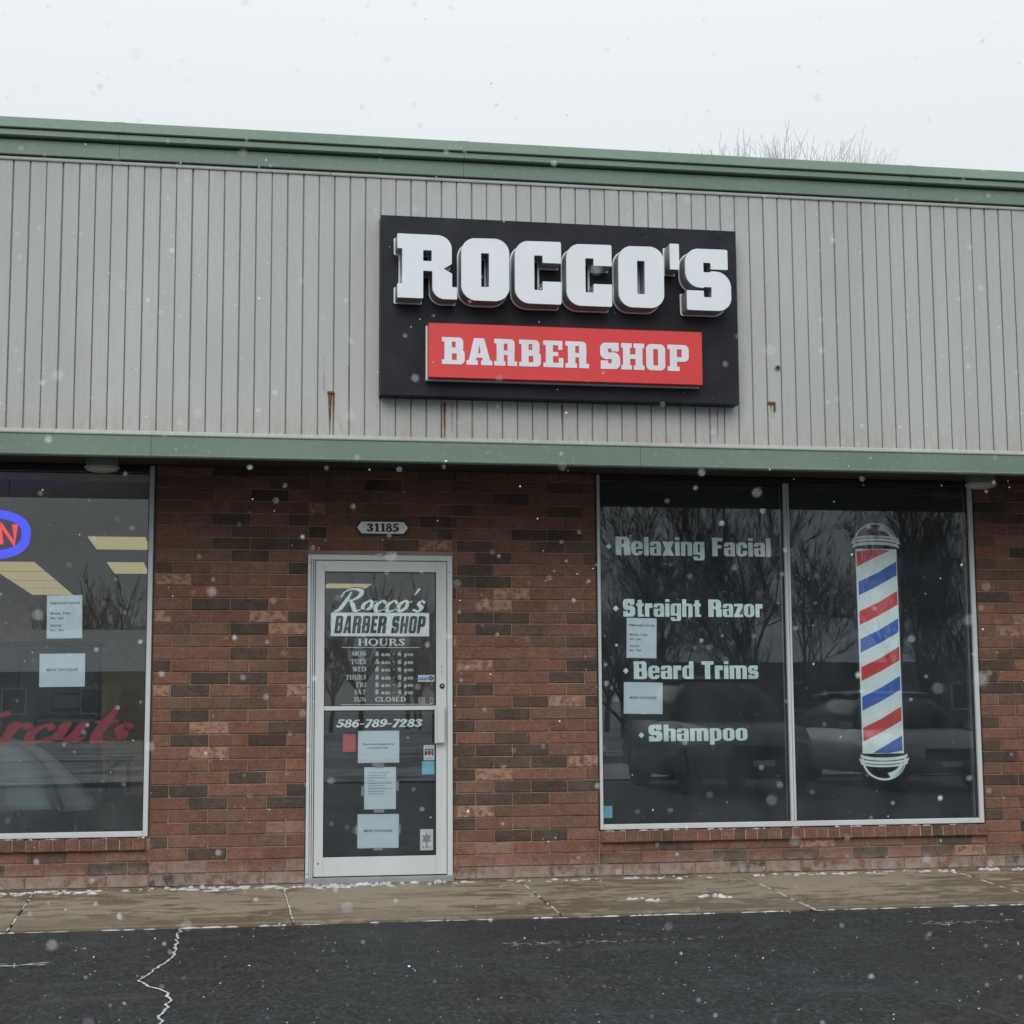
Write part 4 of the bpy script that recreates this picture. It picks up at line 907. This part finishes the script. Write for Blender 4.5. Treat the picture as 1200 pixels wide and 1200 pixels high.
# ================================================================== THINGS ON THE GLASS
def sheet_thing(name, x0, x1, z0, z1, y, label, cat, mat='paper', group=None, tilt=0., tape=()):
    L = Vector(((x0+x1)/2, y, (z0+z1)/2)); o = empty(name, L, label=label, cat=cat, group=group)
    n = 6; vs = []; fs = []
    for k in range(n+1):
        x = x0+(x1-x0)*k/n; b_ = .0012*math.sin(math.pi*k/n)
        for (yy) in (y+b_*0, y+.0008+b_*0): vs += [(x, yy, z0), (x, yy, z1)]
    for k in range(n):
        a = 4*k; fs += [(a, a+4, a+5, a+1), (a+2, a+3, a+7, a+6), (a, a+2, a+6, a+4), (a+1, a+5, a+7, a+3)]
    fs += [(0, 1, 3, 2), (4*n, 4*n+2, 4*n+3, 4*n+1)]
    MB().add(vs, fs).build('sheet', mat, o); 
    for (a, b_, c, d) in tape: MB().box(a, b_, y-.0022, y-.0016, c, d).build('tape', 'clear_tape', o)
    o.rotation_euler = (0, tilt, 0)
    return o, L
def hours_notice(x0, x1, z0, z1, label, tilt):
    o, L = sheet_thing('paper_notice', x0, x1, z0, z1, YG+.001, label, 'notice', tilt=tilt); H = z1-z0; W_ = x1-x0; t = .070*H
    plain_text('printed_text', 'ink', o, [('TEMPORARY HOURS', x0+.50*W_, z1-.21*H, t*1.05, 'CENTER'), ('Monday - Friday', x0+.10*W_, z1-.44*H, t, 'LEFT'), ('8am - 6pm', x0+.10*W_, z1-.55*H, t, 'LEFT'), ('Saturday:', x0+.10*W_, z1-.72*H, t, 'LEFT'), ('8am - 4pm', x0+.10*W_, z1-.83*H, t, 'LEFT')], L.y-.0014, L)
    return o
def mask_notice(x0, x1, z0, z1, y, label, tilt, tape=()):
    o, L = sheet_thing('paper_notice', x0, x1, z0, z1, y, label, 'notice', tilt=tilt, tape=tape)
    plain_text('printed_text', 'ink', o, [('MASK ON PLEASE', (x0+x1)/2, (z0+z1)/2-.006, (x1-x0)*.088, 'CENTER')], L.y-.0014, L)
hours_notice(-1.711, -1.484, 1.577, 1.862, 'white opening-hours sheet taped inside the window above the mask sheet and red Haircuts lettering', -.02)
mask_notice(-1.749, -1.458, 1.259, 1.477, YG+.001, 'white MASK ON PLEASE sheet taped inside the window with the neon open sign', -.01)
hours_notice(2.219, 2.435, 1.447, 1.726, 'white opening-hours sheet tucked under the Straight Razor lettering', .02)
mask_notice(2.193, 2.472, 1.059, 1.278, YG+.001, 'white MASK ON PLEASE sheet below the Beard Trims lettering', .02)
o, L = sheet_thing('paper_notice', .342, .621, .743, .957, YD+.001, 'white sheet about being sick, topmost of three on the door glass', 'notice', tape=((.44, .51, .722, .745),))
plain_text('printed_text', 'ink', o, [('If you are sick, please do not', .478, .862, .0185, 'CENTER'), ('come inside today.', .478, .838, .0185, 'CENTER')], L.y-.0014, L)
o, L = sheet_thing('paper_notice', .385, .599, .434, .714, YD+.001, 'tall white sheet of small print, middle of three on the door glass', 'notice', tape=((.455, .52, .708, .735), (.598, .618, .555, .62), (.366, .387, .525, .59), (.45, .52, .412, .436)))
rl = random.Random(5); m = MB()
for k, ln in enumerate((.145, .125, .12, .04, .135, .115, .16, .105, .10)):
    z = .680-k*.0178; x = .411
    while x < .411+ln: w = rl.uniform(.006, .02); m.box(x, x+w, L.y-.0016, L.y-.0010, z-.0035+rl.uniform(-.0006, .0006), z+.0012); x += w+.0035
m.build('small_print', 'ink_faint', o)
mask_notice(.341, .619, .178, .402, YD+.001, 'white MASK ON PLEASE sheet, lowest of three on the door glass', .008, tape=((.45, .51, .164, .181), (.327, .342, .27, .33), (.617, .63, .27, .33)))
def badge(name, x0, x1, z0, z1, mat, label, cat, y=YD, parts=()):
    o, L = sheet_thing(name, x0, x1, z0, z1, y, label, cat, mat)
    for nm, mt, bx in parts: 
        m = MB()
        for (a, b_, c, d) in bx: m.box(x0+a*(x1-x0), x0+b_*(x1-x0), y-.0018, y-.0012, z0+c*(z1-z0), z0+d*(z1-z0))
        m.build(nm, mt, o)
    return o, L
badge('window_sticker', .787, .860, .757, .858, 'plaque_white', 'white sticker with red mark on the door glass under the pull handle', 'sticker', parts=(('sticker_print', 'sticker_red', [(.25, .75, .38, .62), (.45, .6, .3, .72)]), ('sticker_print', 'ink', [(.08, .92, .68, .76), (.08, .25, .3, .66), (.78, .92, .3, .66)]), ('sticker_print', 'sticker_grey', [(.15, .85, .86, .9), (.15, .85, .1, .15)])))
badge('window_sticker', .775, .860, .662, .750, 'sticker_cyan', 'plain turquoise square sticker on the door glass', 'sticker')
o, L = badge('window_sticker', .763, .851, .157, .297, 'plaque_white', 'white sticker with grey six-pointed badge low on the door', 'sticker')
cxs, czs = .807, .235; star = [(cxs+(.036 if k % 2 == 0 else .020)*math.sin(k*math.pi/6), czs+(.042 if k % 2 == 0 else .023)*math.cos(k*math.pi/6)) for k in range(12)]
poly_plate('star_badge', 'sticker_grey', o, [star[::-1]], L.y-.0015, off=L)
m = MB(); [m.box(cxs-.026+k*.016, cxs-.018+k*.016, L.y-.0018, L.y-.0012, .172, .182) for k in range(4)]; m.box(.803, .811, L.y-.0018, L.y-.0012, .178, .198); m.build('sticker_print', 'sticker_grey', o)
o, L = badge('window_sticker', .748, .860, 1.285, 1.331, 'plaque_white', 'pale blue card sticker with navy disc beside the opening hours', 'sticker', parts=(('sticker_print', 'sticker_blue', [(.04, .96, .3, .7)]), ('sticker_print', 'sticker_navy', [(.08, .55, .30, .38)])))
m = MB(); m.lathe(.835, 1.309, [(.0155, YD-.0019), (.015, YD-.0024)], 20, 0, 'y'); m.lathe(.835, 1.309, [(.007, YD-.0025), (.0065, YD-.0028)], 14, 1, 'y'); m.build('disc_logo', ['sticker_navy', 'sticker_blue'], o)
badge('window_sticker', .750, .797, 1.135, 1.182, 'sticker_grey', 'small square grey sticker under the Sunday line of the hours', 'sticker')
badge('window_sticker', .828, .852, 1.134, 1.182, 'sticker_grey', 'narrow grey sticker at the corner of the upper door glass', 'sticker', parts=(('sticker_print', 'ink', [(.3, .7, .2, .8)]),))
badge('window_sticker', 2.033, 2.100, .348, .430, 'sticker_cyan', 'pale blue square sticker at the bottom corner of the services window', 'sticker', YG)
badge('price_card', .243, .328, .817, .935, 'sticker_red', 'faded red tag hanging behind the door glass beside the topmost sheet', 'tag', YD+.03)

# ---- barber pole decal ----
BPo = Vector((4.09, YG, .579)); bpd = empty('barber_pole_decal', BPo, label='red, white and blue striped barber pole decal filling the window right of the mullion', cat='decal')
YB = YG+.0005
def plate(nm, mt, loops, dy=0.): return poly_plate(nm, mt, bpd, loops, YB-dy, off=BPo)
plate('pole_outline', 'vinyl_dark', [[(3.920, .765), (4.257, .765), (4.252, 2.236), (3.916, 2.236)]], -.0015)
plate('white_column', 'vinyl_white', [[(3.936, .768), (4.247, .768), (4.241, 2.233), (3.927, 2.233)]])
ST = [[(3.934, 2.213), (4.035, 2.229), (4.140, 2.229), (4.188, 2.221), (4.06, 2.165), (3.934, 2.103)]]
for z, mt in ((1.9945, 'b'), (1.781, 'r'), (1.582, 'b'), (1.380, 'r'), (1.169, 'b'), (.950, 'r')):
    xl = 3.944; xr = 4.236; ST.append([(xl, z), (xl, z-.097), ((xl+xr)/2, z-.097+.068), (xr, z+.050), (xr, z+.150), ((xl+xr)/2, z+.066)])
ST.append([(4.014, .773), (4.236, .893), (4.237, .787), (4.13, .770)])
for s_p, mt in zip(ST, 'rbrbrbrb'):
    plate('stripe', 'vinyl_red' if mt == 'r' else 'vinyl_blue', [s_p], .0012)
def arc(cx, cz, rx, rz, a0, a1, n=26): return [(cx+rx*math.cos(math.radians(a0+(a1-a0)*k/n)), cz+rz*math.sin(math.radians(a0+(a1-a0)*k/n))) for k in range(n+1)]
def band(cx, cz, rx, rz, w, a0, a1): return arc(cx, cz, rx, rz, a0, a1)+arc(cx, cz, rx-w, rz-w, a1, a0)
for (cz, sg_, cxm) in ((2.268, 1, 4.084), (.735, -1, 4.096)):
    plate('cap_outline', 'vinyl_dark', [band(cxm, cz, .176, .165, .034, 0, 180) if sg_ > 0 else band(cxm, cz, .176, .165, .034, 180, 360)], -.0012)  # printed black outline of the dome
    plate('cap_dome', 'vinyl_white', [band(cxm, cz, .168, .157, .014, 0, 180) if sg_ > 0 else band(cxm, cz, .168, .157, .014, 180, 360)])
    sh = arc(cxm+.02, cz+.02*sg_, .135, .118, 10*sg_, 80*sg_, 16)+arc(cxm+.0, cz+.02*sg_, .125, .085, 80*sg_, 10*sg_, 16); plate('cap_highlight', 'vinyl', [sh])
    # collar rings: curved bands bowing away from the pole
    for k, (o1, o2, rx) in enumerate(((-.034, -.012, .176), (-.006, .013, .186), (.019, .034, .178))):
        up_ = [(cxm+rx*math.cos(math.radians(t)), cz+o2*1.0*sg_+.030*math.sin(math.radians(t))) for t in range(0, 181, 9)]
        dn_ = [(cxm+rx*math.cos(math.radians(t)), cz+o1*1.0*sg_+.030*math.sin(math.radians(t))) for t in range(180, -1, -9)]
        if sg_ < 0:
            up_ = [(cxm+rx*math.cos(math.radians(t)), cz+o2*sg_-.030*math.sin(math.radians(t))) for t in range(0, 181, 9)]; dn_ = [(cxm+rx*math.cos(math.radians(t)), cz+o1*sg_-.030*math.sin(math.radians(t))) for t in range(180, -1, -9)]
        plate('collar_ring', 'vinyl_white', [up_+dn_], .0002+.0003*k)

# ---- neon sign, inside the left window ----
NS = Vector((-2.185, .14, 2.27)); ns = empty('neon_open_sign', NS, label='lit oval OPEN sign with blue ring and red letters hanging in the window', cat='neon sign')
sp_ = lambda v, p: math.copysign(abs(v)**p, v)
oval = [(NS.x+.318*sp_(math.cos(a), .72), .12, NS.z+.142*sp_(math.sin(a), .78)) for a in np.linspace(0, 2*math.pi, 65)]
MB().tube(oval, .030, 10, cap=False).build('blue_ring', 'neon_blue', ns)
m = MB(); m.lathe(NS.x, NS.z, [(.30, .155), (.30, .165)], 40, 0, 'y'); 
for i, v in enumerate(m.v): m.v[i] = (v[0], v[1], NS.z+(v[2]-NS.z)*.45)
m.build('backplate', 'interior_dark_wall', ns)
def neon(pts): return MB().tube([(NS.x+a, .115, NS.z+b_) for a, b_ in pts], .019, 8)
neon([(-.20+.048*math.cos(a), .065*math.sin(a)) for a in np.linspace(0, 2*math.pi, 20)]).build('neon_letter', 'neon_red', ns)
neon([(-.115, -.065), (-.115, .065), (-.06, .06), (-.045, .03), (-.06, .0), (-.112, -.002)]).build('neon_letter', 'neon_red', ns)
m = neon([(.075, -.065), (.0, -.065), (.0, .065), (.075, .065)]); m.tube([(NS.x, .115, NS.z), (NS.x+.06, .115, NS.z)], .019, 8); m.build('neon_letter', 'neon_red', ns)
neon([(.155, -.065), (.155, .065), (.245, -.065), (.245, .065)]).build('neon_letter', 'neon_red', ns)
for s_ in (-.2, .2): MB().tube([(NS.x+s_, .14, NS.z+.1), (NS.x+s_, .14, 2.64)], .0025, 6).build('hanging_chain', 'chrome', ns)

# ================================================================== INSIDE THE SHOP
def bar_chair(x, y, rz, label, mat):
    o = empty('barber_chair', (x, y, -.04), label=label, cat='barber chair'); o.rotation_euler = (0, 0, rz)
    def b(nm, mt, m): me = m.mesh(nm, (0, 0, 0), True); return link(nm, me, mt, o)
    m = MB(); m.lathe(0, 0, [(.33, 0), (.32, .03), (.10, .06), (.06, .10), (.055, .42)], 28); b('pedestal', 'chrome', m)
    m = MB(); m.box(-.26, .26, -.28, .26, .44, .58); s = b('seat_cushion', mat, m); bv = s.modifiers.new('b', 'BEVEL'); bv.width = .04; bv.segments = 3
    m = MB(); m.box(-.25, .25, .22, .34, .58, 1.12, rot=Matrix.Translation((0, .28, .58)) @ Matrix.Rotation(-.18, 4, 'X') @ Matrix.Translation((0, -.28, -.58))); s = b('backrest', mat, m); bv = s.modifiers.new('b', 'BEVEL'); bv.width = .04; bv.segments = 3
    m = MB(); m.box(-.12, .12, .36, .43, 1.14, 1.28); s = b('headrest', mat, m); bv = s.modifiers.new('b', 'BEVEL'); bv.width = .03; bv.segments = 3
    for sx in (-1, 1):
        m = MB(); m.tube([(sx*.30, .24, .50), (sx*.30, .24, .72), (sx*.30, -.22, .74), (sx*.30, -.26, .50)], .018, 8); m.box(sx*.30-.035, sx*.30+.035, -.24, .22, .745, .785); b('armrest', ['chrome' if False else mat], m)
    m = MB(); m.tube([(-.15, -.28, .45), (-.17, -.50, .18), (.17, -.50, .18), (.15, -.28, .45)], .018, 8); m.box(-.17, .17, -.58, -.44, .15, .17); b('footrest', 'chrome', m)
    return o
bar_chair(-2.28, 1.15, 2.6, 'barber chair under a grey cape just inside the left window', 'leather_black')
bar_chair(-1.62, 2.2, 2.9, 'bare black barber chair standing inside left window, deeper than the caped one', 'leather_black')
# grey cape thrown over the chair
vs = []; fs = []; nu, nv = 48, 18
for j in range(nv+1):
    for i in range(nu):
        a = 2*math.pi*i/nu; t = j/nv; fold = 1+.16*math.sin(a*7+1.3*t)*t+.10*math.sin(a*13+2)*t*t
        rx = (.08+.50*t**.62)*fold; ry = (.06+.42*t**.62)*fold
        z = .90-.06*t-.42*t**2.2+.02*math.sin(a*5); vs.append((-2.22+rx*math.cos(a)+.10*t, .98+ry*math.sin(a)*.95, z))
vs.append((-2.22, .98, .915)); c0 = len(vs)-1
for i in range(nu): fs.append((c0, i, (i+1) % nu))
for j in range(nv):
    for i in range(nu): fs.append((j*nu+i, (j+1)*nu+i, (j+1)*nu+(i+1) % nu, j*nu+(i+1) % nu))
cp = MB().add(vs, fs, 0, True).build('barber_cape', 'cape_cloth', None, Vector((-2.2, .98, .5)), fixn=True)
so = cp.modifiers.new('s', 'SOLIDIFY'); so.thickness = .003; tag(cp, 'pale grey barber cape draped over the nearest chair behind the left window', 'cape')
cb = empty('styling_cabinet', (-2.4, 2.9, -.04), label='tall black styling cabinet standing behind the two barber chairs', cat='cabinet')
MB().box(-3.4, -1.545, 2.75, 3.15, -.04, 1.635, ch=.005).build('cabinet_body', 'cabinet_black', cb)
MB().box(-3.42, -1.53, 2.72, 3.17, 1.635, 1.665, ch=.004).build('cabinet_top', 'mirror_frame', cb)
for k in range(3): MB().box(-3.38+k*.61, -2.79+k*.61, 2.735, 2.749, .05, 1.6, ch=.003).build('cabinet_door', 'cabinet_black', cb)

rc = empty('added_dark_counter', (.55, 3.4, -.04), label='added dark low counter inside, blackening the view through the lower door glass', cat='counter')
MB().box(-.75, 1.45, 3.0, 3.6, .06, 1.02, ch=.006).build('counter_body', 'cabinet_black', rc); MB().box(-.80, 1.50, 2.95, 3.65, 1.021, 1.06, ch=.006).build('counter_top', 'mirror_frame', rc); MB().box(-.70, 1.40, 3.06, 3.55, -.04, .059).build('plinth', 'gasket', rc)  # added dark block that blackens the lower door glass
# ================================================================== TREES
def tree_mesh(seed, height, spread=1., twig=.006, levels=5, mat='bark', upright=.25):
    r_ = random.Random(seed); m = MB()
    def grow(p, d, L, rad, lev):
        n = 3 if lev > 1 else 4; pts = [p]; rads = [rad]; q = p; dd = d.copy(); 
        for k in range(n):
            dd = (dd+Vector((r_.gauss(0, .10), r_.gauss(0, .10), r_.gauss(0, .06)+.05*upright))).normalized(); q = q+dd*(L/n); pts.append(q); rads.append(rad*(1-.38*(k+1)/n))
        m.tube(pts, rads, 6 if lev == 0 else (4 if lev < 3 else 3), cap=False)
        if lev >= levels: return
        nc = r_.randint(3, 4) if lev else r_.randint(4, 6)
        for c in range(nc):
            t = r_.uniform(.35, 1.) if c else 1.; i = min(n, max(1, int(t*n))); bp_ = pts[i]
            ax = Vector((r_.gauss(0, 1), r_.gauss(0, 1), r_.gauss(0, .4))).normalized(); ang = r_.uniform(.3, .75)*spread*(1 if c else .5)
            nd = (Matrix.Rotation(ang, 3, ax) @ dd); nd = (nd+Vector((0, 0, upright))).normalized()
            grow(bp_, nd, L*r_.uniform(.55, .80), max(twig, rads[i]*r_.uniform(.42, .62)), lev+1)
    grow(Vector((0, 0, 0)), Vector((0, 0, 1)), height*.26, height*.0125, 0)
    me = m.mesh('branches'); me.materials.append(M[mat]); return me
TM = [tree_mesh(s, h_, 1.15, .008, 6) for s, h_ in ((1, 13), (2, 12), (5, 14))]
def put_tree(me, x, y, z, rz, sc, label, group='bare trees across the road'):
    o = link('bare_tree', me); o.location = (x, y, z); o.rotation_euler = (0, 0, rz); o.scale = (sc,)*3; tag(o, label, 'tree', group)
rt_ = random.Random(9)
TP = [(9, -36), (12.5, -39), (15.5, -35.5), (18.5, -41), (21, -36), (24.5, -40), (28, -37), (13.8, -46), (19.5, -49), (25, -48), (31, -44), (-14, -46), (35, -40)]
for i, (x, y) in enumerate(TP): put_tree(TM[i % 3], x, y, ASP, rt_.uniform(0, 6.28), rt_.uniform(.8, 1.15), 'bare winter tree across the road, seen only mirrored in the shop glass')
wm = MB(); WT = [tree_mesh(s_, 11, 1.1, .02, 4) for s_ in (21, 22)]; rw = random.Random(4)  # backdrop woods added to darken the mirrored sky
for k in range(90):
    src = WT[k % 2]; x, y, sc_w, a = rw.uniform(-45, 75), rw.uniform(-105, -72), rw.uniform(.8, 1.3), rw.uniform(0, 6.28); ca, sa = math.cos(a)*sc_w, math.sin(a)*sc_w
    wm.add([(x+v.co.x*ca-v.co.y*sa, y+v.co.x*sa+v.co.y*ca, ASP+v.co.z*sc_w) for v in src.vertices], [tuple(p.vertices) for p in src.polygons])
tag(wm.build('added_far_woods', 'bark', fixn=False), 'added far belt of leafless woods, darkening the sky mirrored in the shop glass', 'woods', kind='stuff')
# tree behind the shop: a broad crown of upright twigs, of which only the top shows over the roof
r_ = random.Random(8); m = MB(); T0 = Vector((10.55, 20, 0))
m.tube([T0+Vector((0, 0, -.2)), T0+Vector((.1, 0, 2.5)), T0+Vector((-.05, .1, 5))], [.24, .2, .17], 10, cap=False)
for k in range(16):
    a = 2*math.pi*k/16+r_.uniform(-.2, .2); rad = r_.uniform(.25, 1.) if k % 2 else r_.uniform(.7, 1.); ux, uy = math.cos(a)*rad, math.sin(a)*rad
    p0 = T0+Vector((0, .05, r_.uniform(3.6, 5))); p2 = T0+Vector((ux*1.75, uy*1.6, 9.6-.5*rad)); p1 = p0.lerp(p2, .5)+Vector((ux*.35, uy*.35, -.5)); m.tube([p0, p1, p2], [.075, .05, .03], 5, cap=False)
    for q in range(15):
        t = r_.uniform(.55, 1.); b0 = p1.lerp(p2, (t-.5)*2) if t > .5 else p0.lerp(p1, t*2)
        e = T0+Vector((ux*2.0+r_.gauss(0, .45)+.3, uy*1.8+r_.gauss(0, .4), 0)); rr_ = math.hypot(e.x-T0.x, e.y-T0.y); e.x += .25*(e.x-T0.x); e.z = 12.34-.13*rr_**2+r_.gauss(0, .16)
        mid = b0.lerp(e, .5)+Vector((r_.gauss(0, .12), r_.gauss(0, .12), r_.gauss(0, .1))); m.tube([b0, mid, e], [.016, .010, .0045], 3, cap=False)
        for f in range(5):
            c0_ = mid.lerp(e, r_.uniform(-.2, .85)); d = (e-mid).normalized(); tip = c0_+(d+Vector((r_.gauss(0, .32), r_.gauss(0, .32), r_.gauss(.05, .15))))*r_.uniform(.3, .7); m.tube([c0_, c0_.lerp(tip, .5)+Vector((r_.gauss(0, .03), 0, .02)), tip], [.007, .005, .003], 3, cap=False)
o = m.build('bare_tree', 'hazed_bark', None, T0, fixn=False); tag(o, 'bare twiggy treetop showing above the green roof edge', 'tree')

# ================================================================== MIRRORED SURROUNDINGS (behind the camera)
def house(x, y, w, d, h_, label):
    o = empty('house', (x, y, ASP), label=label, cat='house')
    MB().box(x-w/2, x+w/2, y-d/2, y+d/2, ASP, h_).build('wall', 'house_siding', o)
    MB().prism_x([(y-d/2-.5, h_), (y, h_+2.0), (y+d/2+.5, h_)], x-w/2-.4, x+w/2+.4).build('roof', 'snow_roof', o)
    for k in range(4):
        wx = x-w/2+w*(k+.5)/4
        f = MB().box(wx-.5, wx+.5, y+d/2, y+d/2+.05, 1.0, 2.1).build('window', 'snow_roof', o); MB().box(wx-.44, wx+.44, y+d/2+.05, y+d/2+.06, 1.06, 2.04).build('pane', 'window_dark', f)
    MB().box(x-.5, x+.4, y+d/2, y+d/2+.06, ASP, 2.0).build('door', 'window_dark', o)
house(24, -56, 14, 8, 2.9, 'low house with snowy roof across the road, mirrored in the services window')
house(-4, -66, 13, 8, 2.8, 'low house with snowy roof far across the road, mirrored in the left window')
def car(x, y, label, paint, sx=1., hz=1.):
    """nose towards the shop (+y)"""
    o = empty('parked_car', (x, y, ASP), label=label, cat='car')
    W2 = .92*sx
    def loft(secs, mt, nm):
        m = MB(); n = len(secs[0]); vs = [v for s_ in secs for v in s_]; fs = []
        for i in range(len(secs)-1):
            for k in range(n): fs.append((i*n+k, i*n+(k+1) % n, (i+1)*n+(k+1) % n, (i+1)*n+k))
        fs += [tuple(range(n)), tuple(range((len(secs)-1)*n, len(secs)*n))]
        me = MB().add([(v[0], v[1], v[2]) for v in vs], fs, 0, True).mesh(nm, (0, 0, 0), True); return link(nm, me, mt, o)
    def sec(yy, z0, z1, w, wt): return [(-w, yy, z0+.06), (-w*1.0, yy, (z0+z1)/2), (-wt, yy, z1-.03), (-wt*.8, yy, z1), (wt*.8, yy, z1), (wt, yy, z1-.03), (w, yy, (z0+z1)/2), (w, yy, z0+.06), (w*.85, yy, z0), (-w*.85, yy, z0)]
    loft([sec(-2.35, .42, .90*hz, W2*.86, W2*.8), sec(-2.2, .28, 1.05*hz, W2*.97, W2*.92), sec(-1.2, .22, 1.08*hz, W2, W2*.95), (sec(.9, .22, 1.06*hz, W2, W2*.95)), sec(1.9, .24, .98*hz, W2*.97, W2*.88), sec(2.28, .30, .86*hz, W2*.88, W2*.78), sec(2.38, .40, .70*hz, W2*.78, W2*.7)], paint, 'body')
    loft([sec(-2.05, 1.0*hz, 1.12*hz, W2*.86, W2*.80), sec(-1.75, 1.0*hz, 1.62*hz, W2*.86, W2*.66), sec(-.6, 1.0*hz, 1.70*hz, W2*.88, W2*.70), sec(.25, 1.0*hz, 1.64*hz, W2*.88, W2*.68), sec(1.05, 1.0*hz, 1.08*hz, W2*.88, W2*.80)], 'car_glass', 'cabin_glass')
    loft([sec(-1.7, 1.60*hz, 1.66*hz, W2*.70, W2*.62), sec(-.6, 1.67*hz, 1.745*hz, W2*.74, W2*.66), sec(.2, 1.62*hz, 1.68*hz, W2*.72, W2*.62)], paint, 'roof')
    for sy in (-1.42, 1.42):
        for s2 in (-1, 1):
            m = MB(); prof = [(.20, -.11), (.33, -.11), (.35, -.06), (.35, .06), (.33, .11), (.20, .11)]; n = 22; vs = []; fs = []
            for (r_, hh) in prof:
                for k in range(n): a = 2*math.pi*k/n; vs.append((s2*(W2-.12)+hh, sy+r_*math.cos(a), .35+r_*math.sin(a)))
            for i in range(len(prof)-1):
                for k in range(n): fs.append((i*n+k, i*n+(k+1) % n, (i+1)*n+(k+1) % n, (i+1)*n+k))
            m.add(vs, fs, 0, True); wh = link('wheel', m.mesh('wheel', (0, 0, 0), True), 'tyre', o)
            m = MB(); m.tube([(s2*(W2-.13)-.08, sy, .35), (s2*(W2-.13)+.08, sy, .35)], .20, 16); link('rim', m.mesh('rim'), 'chrome', wh)
    for s2 in (-1, 1):
        m = MB(); m.box(s2*W2*.62-.16, s2*W2*.62+.16, 2.20, 2.34, .66*hz, .80*hz); link('headlight', m.mesh('headlight'), 'headlight', o)
        m = MB(); m.box(s2*(W2+.10)-.09, s2*(W2+.10)+.09, .75, .87, 1.04*hz, 1.18*hz); link('wing_mirror', m.mesh('wing_mirror'), paint, o)
    m = MB(); m.box(-.42, .42, 2.30, 2.385, .52*hz, .72*hz); link('grille', m.mesh('grille'), 'gasket', o)
    m = MB(); m.box(-.16, .16, 2.385, 2.392, .42*hz, .50*hz); link('plate_holder', m.mesh('plate_holder'), 'plaque_white', o)
car(7.0, -13.6, 'dark estate car parked nose-in, mirrored beside the mullion', 'car_paint'); car(10.1, -14.2, 'silver car parked nose-in, mirrored under the barber pole decal', 'car_paint_silver', 1., .86)

# ================================================================== FALLING SNOW
fl = MB(); rf = random.Random(17); vs_all = []; fs_all = []
def flake(c, r_):
    o = len(vs_all); a = Matrix.Rotation(rf.uniform(0, 6.28), 3, 'Z') @ Matrix.Rotation(rf.uniform(0, 3.1), 3, 'X')
    sx, sy, sz = r_*rf.uniform(.7, 1.3), r_*rf.uniform(.7, 1.3), r_*rf.uniform(.35, .9)
    for v in ((1, 0, 0), (-1, 0, 0), (0, 1, 0), (0, -1, 0), (0, 0, 1), (0, 0, -1)):
        w = a @ Vector((v[0]*sx, v[1]*sy, v[2]*sz)); w *= rf.uniform(.75, 1.2); vs_all.append((c[0]+w.x, c[1]+w.y, c[2]+w.z))
    for f in ((0, 2, 4), (2, 1, 4), (1, 3, 4), (3, 0, 4), (2, 0, 5), (1, 2, 5), (3, 1, 5), (0, 3, 5)): fs_all.append(tuple(i+o for i in f))
n = 0
while n < 9500:
    x, y, z = rf.uniform(-9, 10), rf.uniform(-13.5, -.03), rf.uniform(-.1, 7.5)
    if y > -1.1 and z < 2.7 and rf.random() < .65: continue
    if y > -1.3 and 2.6 < z < 4.8: continue
    if (Vector((x, y, z))-CAM).length < 1.2: continue
    dist = (Vector((x, y, z))-CAM).length; flake((x, y, z), min(.0052, max(.0012, .00082*dist), max(.0011, rf.lognormvariate(math.log(.0020), .45)))); n += 1
for k in range(900):
    d = rf.uniform(.40, 1.5); px, py = rf.uniform(-.34, .34), rf.uniform(-.34, .34)
    if rf.random() < .8 and d < .9: continue
    flake(tuple(CAM+(fw+px*r2+py*u2)*d), rf.uniform(.0006, .0011) if d < .9 else rf.uniform(.0006, .0012))
for k in range(900):                                     # over and behind the roof
    flake((rf.uniform(-5, 12), rf.uniform(0, 14), rf.uniform(4.9, 11)), rf.uniform(.002, .005))
tag(MB().add(vs_all, fs_all).build('falling_snow', 'flake', fixn=False), 'scattered snowflakes drifting in the air in front of the shop', 'snow', kind='stuff')
print('single bricks', nsingle, 'total bricks', len(scored))
